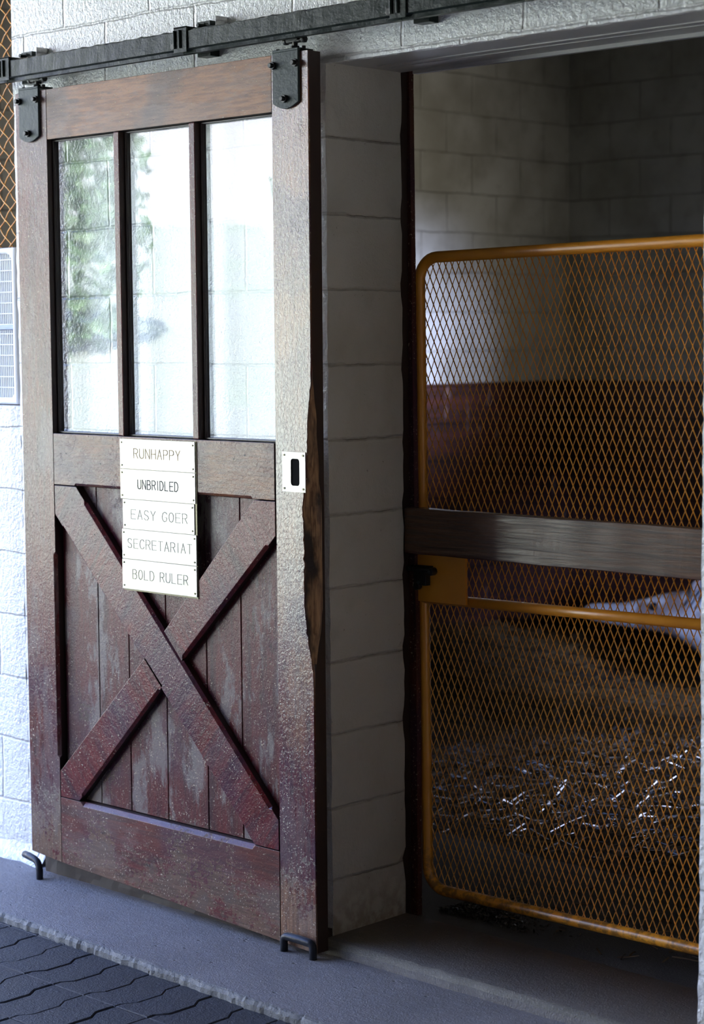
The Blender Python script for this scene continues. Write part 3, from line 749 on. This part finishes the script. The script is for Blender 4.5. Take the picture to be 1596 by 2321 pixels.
for sx in (hx0 + 0.008, hx1 - 0.008):
    for sz in (hz0 + 0.009, hz1 - 0.009):
        bm = bmesh.new(); cyl(bm, (sx, -0.0937, sz), (0, 1, 0), 0.0028, 0.0022, 10); link('screw', bm, M['screw'], pull)
# small nail holes with iron nails left in the boards
for (x, z) in ((-1.03, 1.24), (-0.865, 1.214), (-0.40 + .12, 1.25), (-0.235, 1.262), (-0.90, 0.86 + .14), (-0.62, 0.83), (-0.45, 0.78), (-0.215, 1.09), (-0.20, 1.03), (-0.76, 0.50), (-0.47, 0.52), (-0.96, 0.0 + .06)):
    bm = bmesh.new(); cyl(bm, (x, -0.0900, z), (0, 1, 0), 0.0022, 0.0012, 8); link('nail_head', bm, M['bolt'], door)
# hangers
def hanger(x0, x1, z0, z1, wst):
    xc = (x0 + x1) / 2; bm = bmesh.new(); n = 14; out = [(x0, z1), (x0, z0 + 0.012)]
    for k in range(1, n): 
        t = k / n; out.append((x0 + (x1 - x0) * t, z0 + 0.012 - 0.016 * math.sin(math.pi * t)))
    out += [(x1, z0 + 0.012), (x1, z1)]
    F = [bm.verts.new((x, -0.0985, z)) for x, z in out]; B = [bm.verts.new((x, -0.0903, z)) for x, z in out]
    bm.faces.new(F[::-1]); bm.faces.new(B)
    for k in range(len(out)): j = (k + 1) % len(out); bm.faces.new((F[k], F[j], B[j], B[k]))
    box(bm, x0, x1, -0.0985, -0.040, z1 - 0.0004, z1 + 0.006)
    h = link('hanger_strap', bm, M['hanger'], door, bevel=0.0015)
    for (bx, bz) in ((x0 + 0.006, z1 - 0.034), (x1 - 0.006, z1 - 0.034), (xc, z0 + 0.022)):
        bm = bmesh.new(); cyl(bm, (bx, -0.1025, bz), (0, 1, 0), 0.0105, 0.008, 8); cyl(bm, (bx, -0.110, bz), (0, 1, 0), 0.0065, 0.012, 10)
        link('bolt', bm, M['bolt'], h, bevel=0.001)
    bm = bmesh.new(); cyl(bm, (xc + .012, -0.072, z1 + 0.03), (0, 0, 1), 0.007, 0.062, 10); cyl(bm, (xc + .012, -0.072, z1 + 0.010), (0, 0, 1), 0.012, 0.010, 6)
    cyl(bm, (xc + .012, -0.072, z1 + 0.030), (1, 0, 0), 0.008, wst, 10); box(bm, xc - 0.010, xc + 0.034, -0.086, -0.058, z1 + 0.028, z1 + 0.046)
    for s in (-1, 1): cyl(bm, (xc + .012 + s * wst * 0.45, -0.072, z1 + 0.030), (1, 0, 0), 0.0105, 0.010, 6)
    for s in (-1, 1): cyl(bm, (xc + s * (x1 - x0) * 0.5 + .004, -0.080, z1 + 0.004), (0, 0, 1), 0.006, 0.014, 6)
    link('roller_bracket', bm, M['bolt'], h, bevel=0.001)
hanger(-1.2165, -1.119, 2.186, 2.341, 0.075)
hanger(-0.100, -0.003, 2.192, 2.338, 0.075)

# ------------------------------------------------------------------ door track
track = empty('door_track', (0.0, -0.0, 2.37))
tagp(track, 'dark green-black painted steel track on the wall above the sliding door', 'door track')
TZ0, TZ1 = 2.368, 2.433
def railseg(x0, x1):
    bm = bmesh.new()
    prof = [(-0.112, TZ0 + 0.010), (-0.120, TZ0 + 0.014), (-0.120, TZ1 - 0.004), (-0.112, TZ1 + 0.001), (-0.045, TZ1 + 0.003), (-0.037, TZ1 - 0.004), (-0.037, TZ0 + 0.020), (-0.040, TZ0 + 0.018), (-0.043, TZ0 + 0.018), (-0.043, TZ0 + 0.022), (-0.043, TZ1 - 0.006), (-0.112, TZ1 - 0.006), (-0.112, TZ0 + 0.014), (-0.100, TZ0 + 0.004), (-0.100, TZ0 - 0.001), (-0.113, TZ0)]
    n = int((x1 - x0) / 0.012); K = len(prof); vv = []
    for i in range(n + 1):
        x = x0 + (x1 - x0) * i / n
        vv.append([bm.verts.new((x, y + (0.0018 * fn((x, y, z), 25) if k < 6 else 0), z + (0.0030 * fn((x, 3, z), 30) + 0.0012 * fn((x, 5, z), 90) if 2 <= k < 6 else 0))) for k, (y, z) in enumerate(prof)])
    for i in range(n):
        for k in range(K): bm.faces.new((vv[i][k], vv[i][(k + 1) % K], vv[i + 1][(k + 1) % K], vv[i + 1][k]))
    bm.faces.new(vv[0]); bm.faces.new(vv[-1][::-1])
    link('track_rail', bm, M['track'], track, bevel=0)
xb = [-1.250, -0.4360, 0.3800]
railseg(-1.95, xb[0] - 0.001); railseg(xb[0] + 0.001, xb[1] - 0.001); railseg(xb[1] + 0.001, xb[2] - 0.001); railseg(xb[2] + 0.001, 1.9)
for x in xb:
    bm = bmesh.new()
    box(bm, x - 0.030, x + 0.024, -0.1245, -0.028, TZ1 + 0.004, TZ1 + 0.009)
    box(bm, x - 0.030, x + 0.024, -0.1245, -0.1205, TZ0 + 0.004, TZ1 + 0.0095)
    box(bm, x - 0.030, x + 0.024, -0.036, -0.001, TZ0 + 0.002, TZ1 + 0.034)
    for rx in (x - 0.024, x - 0.002): tube(bm, [(rx, -0.1255, TZ0 + 0.016), (rx, -0.1265, TZ0 + 0.022), (rx, -0.1265, TZ1)], 0.0045, 8)
    b = link('track_bracket', bm, M['track'], track, bevel=0.0012)
    bm = bmesh.new(); cyl(bm, (x - 0.036, -0.118, TZ0 + 0.024), (0, 1, 0), 0.010, 0.012, 6); link('bolt', bm, M['bolt'], b, bevel=0.001)
    bm = bmesh.new(); box(bm, x + 0.002, x + 0.058, -0.044, -0.001, TZ1 + 0.0055, TZ1 + 0.0095); box(bm, x + 0.054, x + 0.058, -0.044, -0.001, TZ1 + 0.0, TZ1 + 0.042); box(bm, x + 0.002, x + 0.058, -0.004, -0.001, TZ1, TZ1 + 0.042)
    w = link('wall_tab', bm, M['block_front'], b, bevel=0.001); w['label'] = 'white painted bent mounting tab'
    bm = bmesh.new(); cyl(bm, (x + 0.020, -0.052, TZ1 + 0.016), (0, 1, 0), 0.011, 0.016, 6); cyl(bm, (x + 0.020, -0.04, TZ1 + 0.016), (0, 1, 0), 0.006, 0.08, 8); link('nut', bm, M['track'], b, bevel=0.001)

# ------------------------------------------------------------------ floor guides
def guide(xa, xb_, y, zt, label, r=0.0112, bend=0.0):
    bm = bmesh.new(); c = 0.014; pts = [(xa, y + bend, FLZ - 0.03), (xa, y + bend, zt - c)]
    for k in range(1, 5): a = math.pi / 2 * k / 4; pts.append((xa + c - c * math.cos(a), y + bend * (1 - k / 8), zt - c + c * math.sin(a)))
    pts.append(((xa + xb_) / 2, y, zt + 0.001))
    for k in range(0, 5): a = math.pi / 2 * k / 4; pts.append((xb_ - c + c * math.sin(a), y, zt - c + c * math.cos(a)))
    pts.append((xb_, y, FLZ - 0.03)); tube(bm, pts, r, 12)
    for v in bm.verts: v.co += Vector((fn(v.co, 60), fn(v.co + Vector((4, 4, 4)), 60), fn(v.co + Vector((8, 1, 4)), 60))) * 0.0012
    return tagp(link('floor_guide', bm, M['guide'], None, smooth=True), label, 'door guide', 'iron floor guides in front of the door')
guide(-0.083, 0.030, -0.107, -0.057, 'bent black iron floor staple in front of the door foot nearest the doorway')
bm = bmesh.new(); tube(bm, [(-1.268, -0.100, -0.040), (-1.240, -0.104, -0.041), (-1.205, -0.110, -0.043), (-1.187, -0.112, -0.048), (-1.176, -0.115, -0.058), (-1.172, -0.116, -0.072), (-1.171, -0.116, -0.13)], 0.0112, 12)
roughen(bm, 0.0012, 60)
tagp(link('floor_guide', bm, M['guide'], None, smooth=True), 'bent black iron floor hook at the left foot of the door, nearest the fan', 'door guide', 'iron floor guides in front of the door')

# ------------------------------------------------------------------ frame board and guard beam in the doorway
bm = bmesh.new()
n = 90
for i in range(n + 1):
    z = -0.10 + 2.46 * i / n; t = 1 - i / n; xr = -0.015 + 0.018 * min(1, t * 1.3) + 0.0015 * fn((0, 0, z), 20)
    for p in ((-0.16, 0.350), (xr, 0.350), (xr, 0.368), (-0.16, 0.368)): bm.verts.new((p[0], p[1], z))
bm.verts.ensure_lookup_table()
for i in range(n):
    for k in range(4): bm.faces.new([bm.verts[q] for q in (i * 4 + k, i * 4 + (k + 1) % 4, i * 4 + 4 + (k + 1) % 4, i * 4 + 4 + k)])
bm.faces.new(bm.verts[:4]); bm.faces.new(bm.verts[-4:])
struct('trim_4', bm, M['post'])
bm = bmesh.new(); box(bm, -0.16, -0.022, T - 0.002, 0.349, -0.1, 2.36); struct('trim_5', bm, M['edge_dark'])
bm = bmesh.new(); box(bm, -0.006, OX + 0.15, 0.309, 0.346, 0.974, 1.103)
bmesh.ops.subdivide_edges(bm, edges=[e for e in bm.edges if abs(e.verts[0].co.x - e.verts[1].co.x) > 0.5], cuts=60)
roughen(bm, 0.0018, 9)
bmesh.ops.translate(bm, verts=bm.verts, vec=(0, 0, -0.974))
o = link('guard_beam', bm, M['beam'], None, bevel=0.0025); o.location = (0, 0, 0.974)
tagp(o, 'dark weathered wooden beam barred across the doorway in front of the orange gate', 'beam')

# ------------------------------------------------------------------ orange gate
GY = 0.392
gate = empty('stall_gate', (0.0, GY, 0.0)); gate.rotation_euler = (0, math.radians(-0.75), 0)
tagp(gate, 'orange-yellow steel gate of expanded metal mesh closing the stall doorway', 'gate')
gx0, gx1, gz0, gz1, GR = 0.006, 1.24, -0.008, 1.806, 0.0160
def goff(bm): pass
bm = bmesh.new(); pts = []; R = 0.066
for cx, cz, a0 in ((gx1 - R, gz0 + R, -90), (gx1 - R, gz1 - R, 0), (gx0 + R, gz1 - R, 90), (gx0 + R, gz0 + R, 180)):
    for k in range(9):
        a = math.radians(a0 + 90 * k / 8); pts.append((cx + R * math.cos(a), GY, cz + R * math.sin(a)))
tube(bm, pts, GR, 16, closed=True)
link('gate_frame', bm, M['orange'], gate, recalc=False)
bm = bmesh.new(); tube(bm, [(gx0, GY - 0.004, 0.838), (gx1, GY - 0.004, 0.838)], 0.0150, 16); link('middle_rail', bm, M['orange'], gate, recalc=False)
bm = bmesh.new(); box(bm, gx0 - 0.010, 0.188, GY - 0.030, GY - 0.020, 0.832, 1.01); link('latch_plate', bm, M['orange'], gate, bevel=0.001)
bm = bmesh.new()
box(bm, -0.004, 0.070, GY - 0.046, GY - 0.030, 0.918, 0.936); box(bm, 0.012, 0.058, GY - 0.050, GY - 0.030, 0.880, 0.930); cyl(bm, (0.022, GY - 0.045, 0.877), (0, 1, 0), 0.011, 0.016, 12)
cyl(bm, (0.035, GY - 0.052, 0.927), (1, 0, 0), 0.008, 0.090, 10); cyl(bm, (0.078, GY - 0.046, 0.922), (0, 1, 0), 0.012, 0.022, 10)
la = link('gate_latch', bm, M['bolt'], gate, bevel=0.0015); la['label'] = 'black iron latch'
for (sx, sz) in ((0.004, 0.927), (0.078, 0.922), (0.036, 0.890)):
    bm = bmesh.new(); cyl(bm, (sx, GY - 0.058, sz), (0, 1, 0), 0.004, 0.006, 8); link('screw', bm, M['hanger'], la)
# expanded metal: every strand a twisted flat ribbon
def expmesh(name, z0, z1, parent):
    bm = bmesh.new(); PXm, PZm = 0.0238, 0.0522; nx = int((gx1 - gx0) / (PXm / 2)); nz = int((z1 - z0) / (PZm / 2)); w, th = 0.0019, 0.0021
    xb0 = gx0 + 0.004
    def P(i, j): return Vector((xb0 + i * PXm / 2, GY, z0 + j * PZm / 2))
    for i in range(nx):
        for j in range(nz + 1):
            z = z0 + j * PZm / 2
            if (i + j) % 2: a, b = P(i, j + 1), P(i + 1, j)
            else: a, b = P(i, j), P(i + 1, j + 1)
            if b.x > gx1: continue
            for cx, sx in ((gx0, 1), (gx1, -1)):
                pass
            d = (b - a).normalized(); s = Vector((-d.z, 0, d.x)) * w / 2 + Vector((0, 0.0012, 0)); nn = d.cross(s).normalized() * th
            a2, b2 = a - d * 0.0006, b + d * 0.0006
            c1 = -nn * 0.5
            q0 = [bm.verts.new(a2 + e * s * 1 + f * nn * 0.5) for e, f in ((-1, -1), (1, -1), (1, 1), (-1, 1))]
            q1 = [bm.verts.new(b2 + e * s * 1 + f * nn * 0.5) for e, f in ((-1, -1), (1, -1), (1, 1), (-1, 1))]
            for k in range(4): bm.faces.new((q0[k], q0[(k + 1) % 4], q1[(k + 1) % 4], q1[k]))
    # bonds, where strands meet
    for i in range(nx + 1):
        for j in range(nz + 2):
            if (i + j) % 2 == 0:
                p = P(i, j)
                if p.x > gx1: continue
                v = [bm.verts.new(p + Vector(q)) for q in ((-0.0017, -0.0012, 0), (0, -0.0016, -0.0052), (0.0017, -0.0006, 0), (0, -0.0012, 0.0052), (-0.0017, 0.0014, 0), (0, 0.0010, -0.0052), (0.0017, 0.0018, 0), (0, 0.0014, 0.0052))]
                bm.faces.new(v[:4]); bm.faces.new(v[4:][::-1])
                for k in range(4): bm.faces.new((v[k], v[(k + 1) % 4], v[4 + (k + 1) % 4], v[4 + k]))
    # trim the corners to the rounded frame
    kill = []
    for f in bm.faces:
        c = f.calc_center_median()
        for cx, cz, sx, sz in ((gx0 + R, gz0 + R, -1, -1), (gx0 + R, gz1 - R, -1, 1), (gx1 - R, gz0 + R, 1, -1), (gx1 - R, gz1 - R, 1, 1)):
            if (c.x - cx) * sx > 0 and (c.z - cz) * sz > 0 and math.hypot(c.x - cx, c.z - cz) > R: kill.append(f); break
        else:
            if c.z > gz1 or c.z < gz0: kill.append(f)
    bmesh.ops.delete(bm, geom=kill, context='FACES')
    return link(name, bm, M['orange'], parent)
expmesh('mesh_panel', 0.838, gz1, gate)
expmesh('mesh_panel', gz0, 0.838 - 0.0522 / 2, gate)

# ------------------------------------------------------------------ window guard and box fan at the left
wg = empty('window_guard', (-1.96, 0.20, 1.374))
tagp(wg, 'orange crimped wire mesh screen in the wall opening above the white fan', 'wire screen')
bm = bmesh.new(); st = 0.0575; y0 = 0.18
for sgn in (1, -1):
    k0 = int((-2.55 * sgn - 3.2) / st) - 4; 
    for k in range(-160, 160):
        # wires x*sgn + z = k*st (diamond grid), crimped
        pts = []
        for i in range(0, 160):
            z = 1.374 + i * 0.0105
            x = (k * st - z * 1.0) * sgn * 1.06
            if -2.55 < x < -1.376 and z < 2.95:
                u = (z + sgn * 0.0) / (st / 2) * math.pi
                pts.append((x + 0.0030 * math.sin(z / st * 2 * math.pi), y0 + sgn * 0.0022 * math.cos(z / st * 2 * math.pi), z))
        if len(pts) > 3: tube(bm, pts, 0.0021, 6)
link('wire_mesh', bm, M['orange'], wg, recalc=False)
bm = bmesh.new()
for a, b, c, d in ((-2.55, -2.525, 1.374, 2.95), (-1.401, -1.376, 1.374, 2.95), (-2.525, -1.401, 1.374, 1.399), (-2.525, -1.401, 2.925, 2.95)): box(bm, a, b, 0.172, 0.190, c, d)
link('screen_frame', bm, M['orange'], wg)
fan = empty('box_fan', (-1.70, 0.06, 1.376))
tagp(fan, 'white square box fan with slatted grille standing in the wall opening at the left edge', 'fan')
fx0, fx1, fz0, fz1 = -1.955, -1.440, 1.377, 1.880
bm = bmesh.new(); ring_plate(bm, rr(fx0 + 0.020, fx1 - 0.020, fz0 + 0.020, fz1 - 0.020, 0.030, 5), fx0, fx1, fz0, fz1, 0.040, 0.150)
link('housing', bm, M['white_paint'], fan, bevel=0.009)
bm = bmesh.new(); box(bm, fx0 + 0.006, fx1 - 0.006, 0.085, 0.095, fz0 + 0.01, fz1 - 0.01); link('blade_shroud', bm, M['fan_inside'], fan)
zmid = 1.6285
for (za, zb_) in ((zmid + 0.006, fz1 - 0.020), (fz0 + 0.020, zmid - 0.012)):
    bm = bmesh.new(); x = fx0 + 0.024
    while x < fx1 - 0.02:
        box(bm, x - 0.0014, x + 0.0014, 0.050, 0.058, za, zb_); x += 0.0098
    z = za
    while z <= zb_:
        box(bm, fx0 + 0.02, fx1 - 0.02, 0.0455, 0.0495, z - 0.0014, z + 0.0014); z += 0.0345
    link('grille', bm, M['white_paint'], fan)
bm = bmesh.new(); box(bm, fx0 + 0.02, fx1 - 0.018, 0.044, 0.080, zmid - 0.011, zmid + 0.005); o = link('divider_bar', bm, M['blue_plastic'], fan, bevel=0.002); o['label'] = 'blue grey bar between the grilles'

# ------------------------------------------------------------------ straw
def stalks(name, n, f, seed, lab, mat=None):
    r = random.Random(seed); bm = bmesh.new()
    for _ in range(n):
        x, y, z, tilt, L = f(r)
        a = r.uniform(0, 2 * math.pi); d = Vector((math.cos(a), math.sin(a), r.gauss(0, tilt))).normalized(); w = r.uniform(0.0012, 0.0026)
        side = d.cross(Vector((0, 0, 1))).normalized(); up = side.cross(d)
        p0 = Vector((x, y, z)) - d * L / 2; bend = up * r.uniform(-0.12, 0.12) * L; pts = [p0, p0 + d * L * 0.5 + bend, p0 + d * L]
        rg = [[bm.verts.new(p + side * w * c + up * w * s) for c, s in ((1, -.4), (-1, -.4), (0, 1))] for p in pts]
        for i in range(2):
            for k in range(3): bm.faces.new((rg[i][k], rg[i][(k + 1) % 3], rg[i + 1][(k + 1) % 3], rg[i + 1][k]))
    o = link(name, bm, M['straw'], None, recalc=False); tagp(o, lab, 'straw', kind='stuff'); return o
def fz(x, y): return -0.082 - 0.03 * min(1, (y - 0.3) / 0.5) + 0.010 * fn((x, y, 0), 3)
def mound(x, y):
    h = 0.0
    for cx, cy, sx, sy, H in ((-0.45, 2.15, 0.75, 0.45, 0.16), (-1.25, 1.55, 0.5, 0.35, 0.09), (0.5, 2.0, 0.6, 0.4, 0.16), (-0.1, 1.5, 0.5, 0.25, 0.07), (-2.7, 3.4, 0.35, 1.2, 0.26), (-1.0, 3.0, 1.0, 0.5, 0.10), (-0.2, 3.6, 1.4, 0.8, 0.05)):
        h += H * math.exp(-((x - cx) / sx) ** 2 - ((y - cy) / sy) ** 2)
    return h
def bed(r):
    while True:
        x = r.uniform(-2.85, 1.4); y = r.uniform(0.95, 4.6)
        dens = min(1, mound(x, y) / 0.07) * (1 if y > 1.15 else 0.2)
        if r.random() < dens: break
    h = mound(x, y) * r.uniform(0.55, 1.05)
    return x, y, fz(x, y) + h + 0.012, 0.28, r.uniform(0.05, 0.17)
def under(r): pass
bm = bmesh.new(); nx, ny = 90, 80
for j in range(ny + 1):
    for i in range(nx + 1):
        x = -2.93 + 4.4 * i / nx; y = 0.9 + 3.85 * j / ny; m = mound(x, y)
        bm.verts.new((x, y, fz(x, y) + m * 0.80 - 0.012 + 0.02 * m / 0.1 * fn((x, y, 0), 12)))
bm.verts.ensure_lookup_table()
for j in range(ny):
    for i in range(nx):
        a = j * (nx + 1) + i; bm.faces.new([bm.verts[q] for q in (a, a + 1, a + nx + 2, a + nx + 1)])
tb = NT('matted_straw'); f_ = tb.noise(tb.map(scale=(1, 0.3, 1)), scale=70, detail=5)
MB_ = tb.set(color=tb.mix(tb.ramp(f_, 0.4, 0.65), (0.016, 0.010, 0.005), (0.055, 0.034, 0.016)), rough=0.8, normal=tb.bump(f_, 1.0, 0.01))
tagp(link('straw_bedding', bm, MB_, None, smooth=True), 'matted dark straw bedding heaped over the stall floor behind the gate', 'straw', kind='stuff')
stalks('loose_straw', 15000, bed, 3, 'loose straw stalks scattered over the bedding behind the gate')
def scraps(r):
    x = r.uniform(0.0, 1.2); y = 0.45 + abs(r.gauss(0, 0.35)); return x, y, fz(x, y) + 0.003, 0.03, r.uniform(0.02, 0.10)
stalks('straw_scraps', 90, scraps, 5, 'a few stray straw stalks on the bare floor under the gate')
# dark shavings by the foot of the jamb
bm = bmesh.new(); r = random.Random(11)
for _ in range(1500):
    x = 0.02 + abs(r.gauss(0, 0.13)); y = 0.42 + abs(r.gauss(0, 0.11)); s = r.uniform(0.003, 0.010); c = Vector((x, y, fz(x, y) + r.uniform(0.001, 0.012)))
    e = [Vector((r.gauss(0, 1), r.gauss(0, 1), r.gauss(0, 0.5))).normalized() for _ in range(2)]
    v = [bm.verts.new(c + e[0] * s), bm.verts.new(c + e[1] * s * 0.5), bm.verts.new(c - e[0] * s), bm.verts.new(c - e[1] * s * 0.5 + Vector((0, 0, 0.002)))]; bm.faces.new(v)
MS = simple('dark_wood_shavings', (0.045, 0.038, 0.032), 0.35, scale=80)
tagp(link('wood_shavings', bm, MS, None, recalc=False), 'dark damp wood shavings on the floor inside the doorway beside the white pillar', 'shavings', kind='stuff')

# ------------------------------------------------------------------ horse lying in the straw
def skin(name, verts, edges, mat, parent, loc, levels=2, rootv=0):
    me = bpy.data.meshes.new(name); me.from_pydata([Vector(v[:3]) - parent_off(parent) for v in verts], edges, [])
    o = bpy.data.objects.new(name, me); COL.objects.link(o); o.parent = parent
    me.materials.append(mat)
    o.modifiers.new('skin', 'SKIN').use_smooth_shade = True
    for i, v in enumerate(verts):
        sv = me.skin_vertices[0].data[i]; rr_ = v[3]; sv.radius = (rr_, rr_) if not isinstance(rr_, tuple) else rr_; sv.use_root = i == rootv
    sub = o.modifiers.new('subdivision', 'SUBSURF'); sub.levels = levels; sub.render_levels = levels
    return o
HY = 3.62; F0 = -0.10
horse = empty('horse', (0.0, HY, F0))
tagp(horse, 'pale grey horse lying in the straw behind the gate, head stretched low to the left', 'horse')
HV = [(0.15, HY, 0.20, 0.33), (-0.35, HY, 0.20, 0.31), (-0.72, HY, 0.24, 0.235), (-0.96, HY, 0.27, 0.215), (-1.15, HY - 0.01, 0.305, 0.175), (-1.33, HY - 0.02, 0.335, 0.115), (-1.48, HY - 0.03, 0.315, 0.082), (-1.64, HY - 0.04, 0.300, 0.056), (-1.78, HY - 0.05, 0.300, 0.046), (-1.84, HY - 0.05, 0.296, 0.036),
      (0.62, HY, 0.22, 0.31), (0.92, HY, 0.18, 0.22),
      (-0.50, HY - 0.22, 0.02, 0.12), (-0.88, HY - 0.30, -0.03, 0.062), (-0.60, HY - 0.34, -0.055, 0.042), (-0.46, HY - 0.36, -0.06, 0.045),
      (-0.50, HY + 0.22, 0.02, 0.12), (-0.90, HY + 0.28, -0.03, 0.062), (-0.62, HY + 0.34, -0.055, 0.042), (-0.48, HY + 0.36, -0.06, 0.045),
      (0.60, HY - 0.24, 0.06, 0.17), (0.25, HY - 0.40, 0.0, 0.085), (0.62, HY - 0.46, -0.045, 0.05), (0.34, HY - 0.50, -0.06, 0.042),
      (0.60, HY + 0.24, 0.06, 0.17), (0.25, HY + 0.40, 0.0, 0.085), (0.62, HY + 0.46, -0.045, 0.05), (0.34, HY + 0.50, -0.06, 0.042)]
HE = [(0, 1), (1, 2), (2, 3), (3, 4), (4, 5), (5, 6), (6, 7), (7, 8), (8, 9), (0, 10), (10, 11), (1, 12), (12, 13), (13, 14), (14, 15), (1, 16), (16, 17), (17, 18), (18, 19), (10, 20), (20, 21), (21, 22), (22, 23), (10, 24), (24, 25), (25, 26), (26, 27)]
skin('body', HV, HE, M['horse'], horse, None)
for s in (-1, 1):
    bm = bmesh.new(); tube(bm, [(-1.22, HY - 0.02 + s * 0.05, 0.43), (-1.19, HY - 0.02 + s * 0.07, 0.48), (-1.16, HY - 0.02 + s * 0.08, 0.52)], 0.02, 8, rs=[0.022, 0.020, 0.004]); link('ear', bm, M['horse'], horse, smooth=True)
    bm = bmesh.new(); bmesh.ops.create_uvsphere(bm, u_segments=12, v_segments=8, radius=0.019); bmesh.ops.translate(bm, verts=bm.verts, vec=(-1.40, HY - 0.025 + s * 0.086, 0.365)); link('eye', bm, M['eye'], horse, smooth=True)
bm = bmesh.new(); r = random.Random(3)
for k in range(70):
    t = k / 69; x = -1.20 + 0.55 * t; z = 0.485 - 0.03 * t + 0.0; yy = HY + r.uniform(-0.02, 0.02)
    tube(bm, [(x, yy, z - 0.03), (x + r.uniform(-.02, .02), yy - 0.04, z + 0.012), (x + r.uniform(-.03, .03), yy - 0.14 - 0.04 * t, z - 0.10)], 0.006, 5, rs=[0.009, 0.009, 0.002])
link('mane', bm, M['hair'], horse, smooth=True)
bm = bmesh.new()
for k in range(40): tube(bm, [(1.08, HY, 0.30), (1.20 + r.uniform(-.03, .03), HY - 0.05, 0.18), (1.20 + r.uniform(-.1, .1), HY - 0.2 + r.uniform(-.1, .1), -0.05)], 0.006, 5, rs=[0.012, 0.010, 0.003])
link('tail', bm, M['hair'], horse, smooth=True)
for (x, y) in ((-0.40, HY - 0.37), (-0.42, HY + 0.37), (0.26, HY - 0.51), (0.26, HY + 0.51)):
    bm = bmesh.new(); tube(bm, [(x - 0.045, y, -0.052), (x + 0.02, y, -0.062)], 0.045, 12, rs=[0.040, 0.052]); link('hoof', bm, M['hoof'], horse, smooth=False)
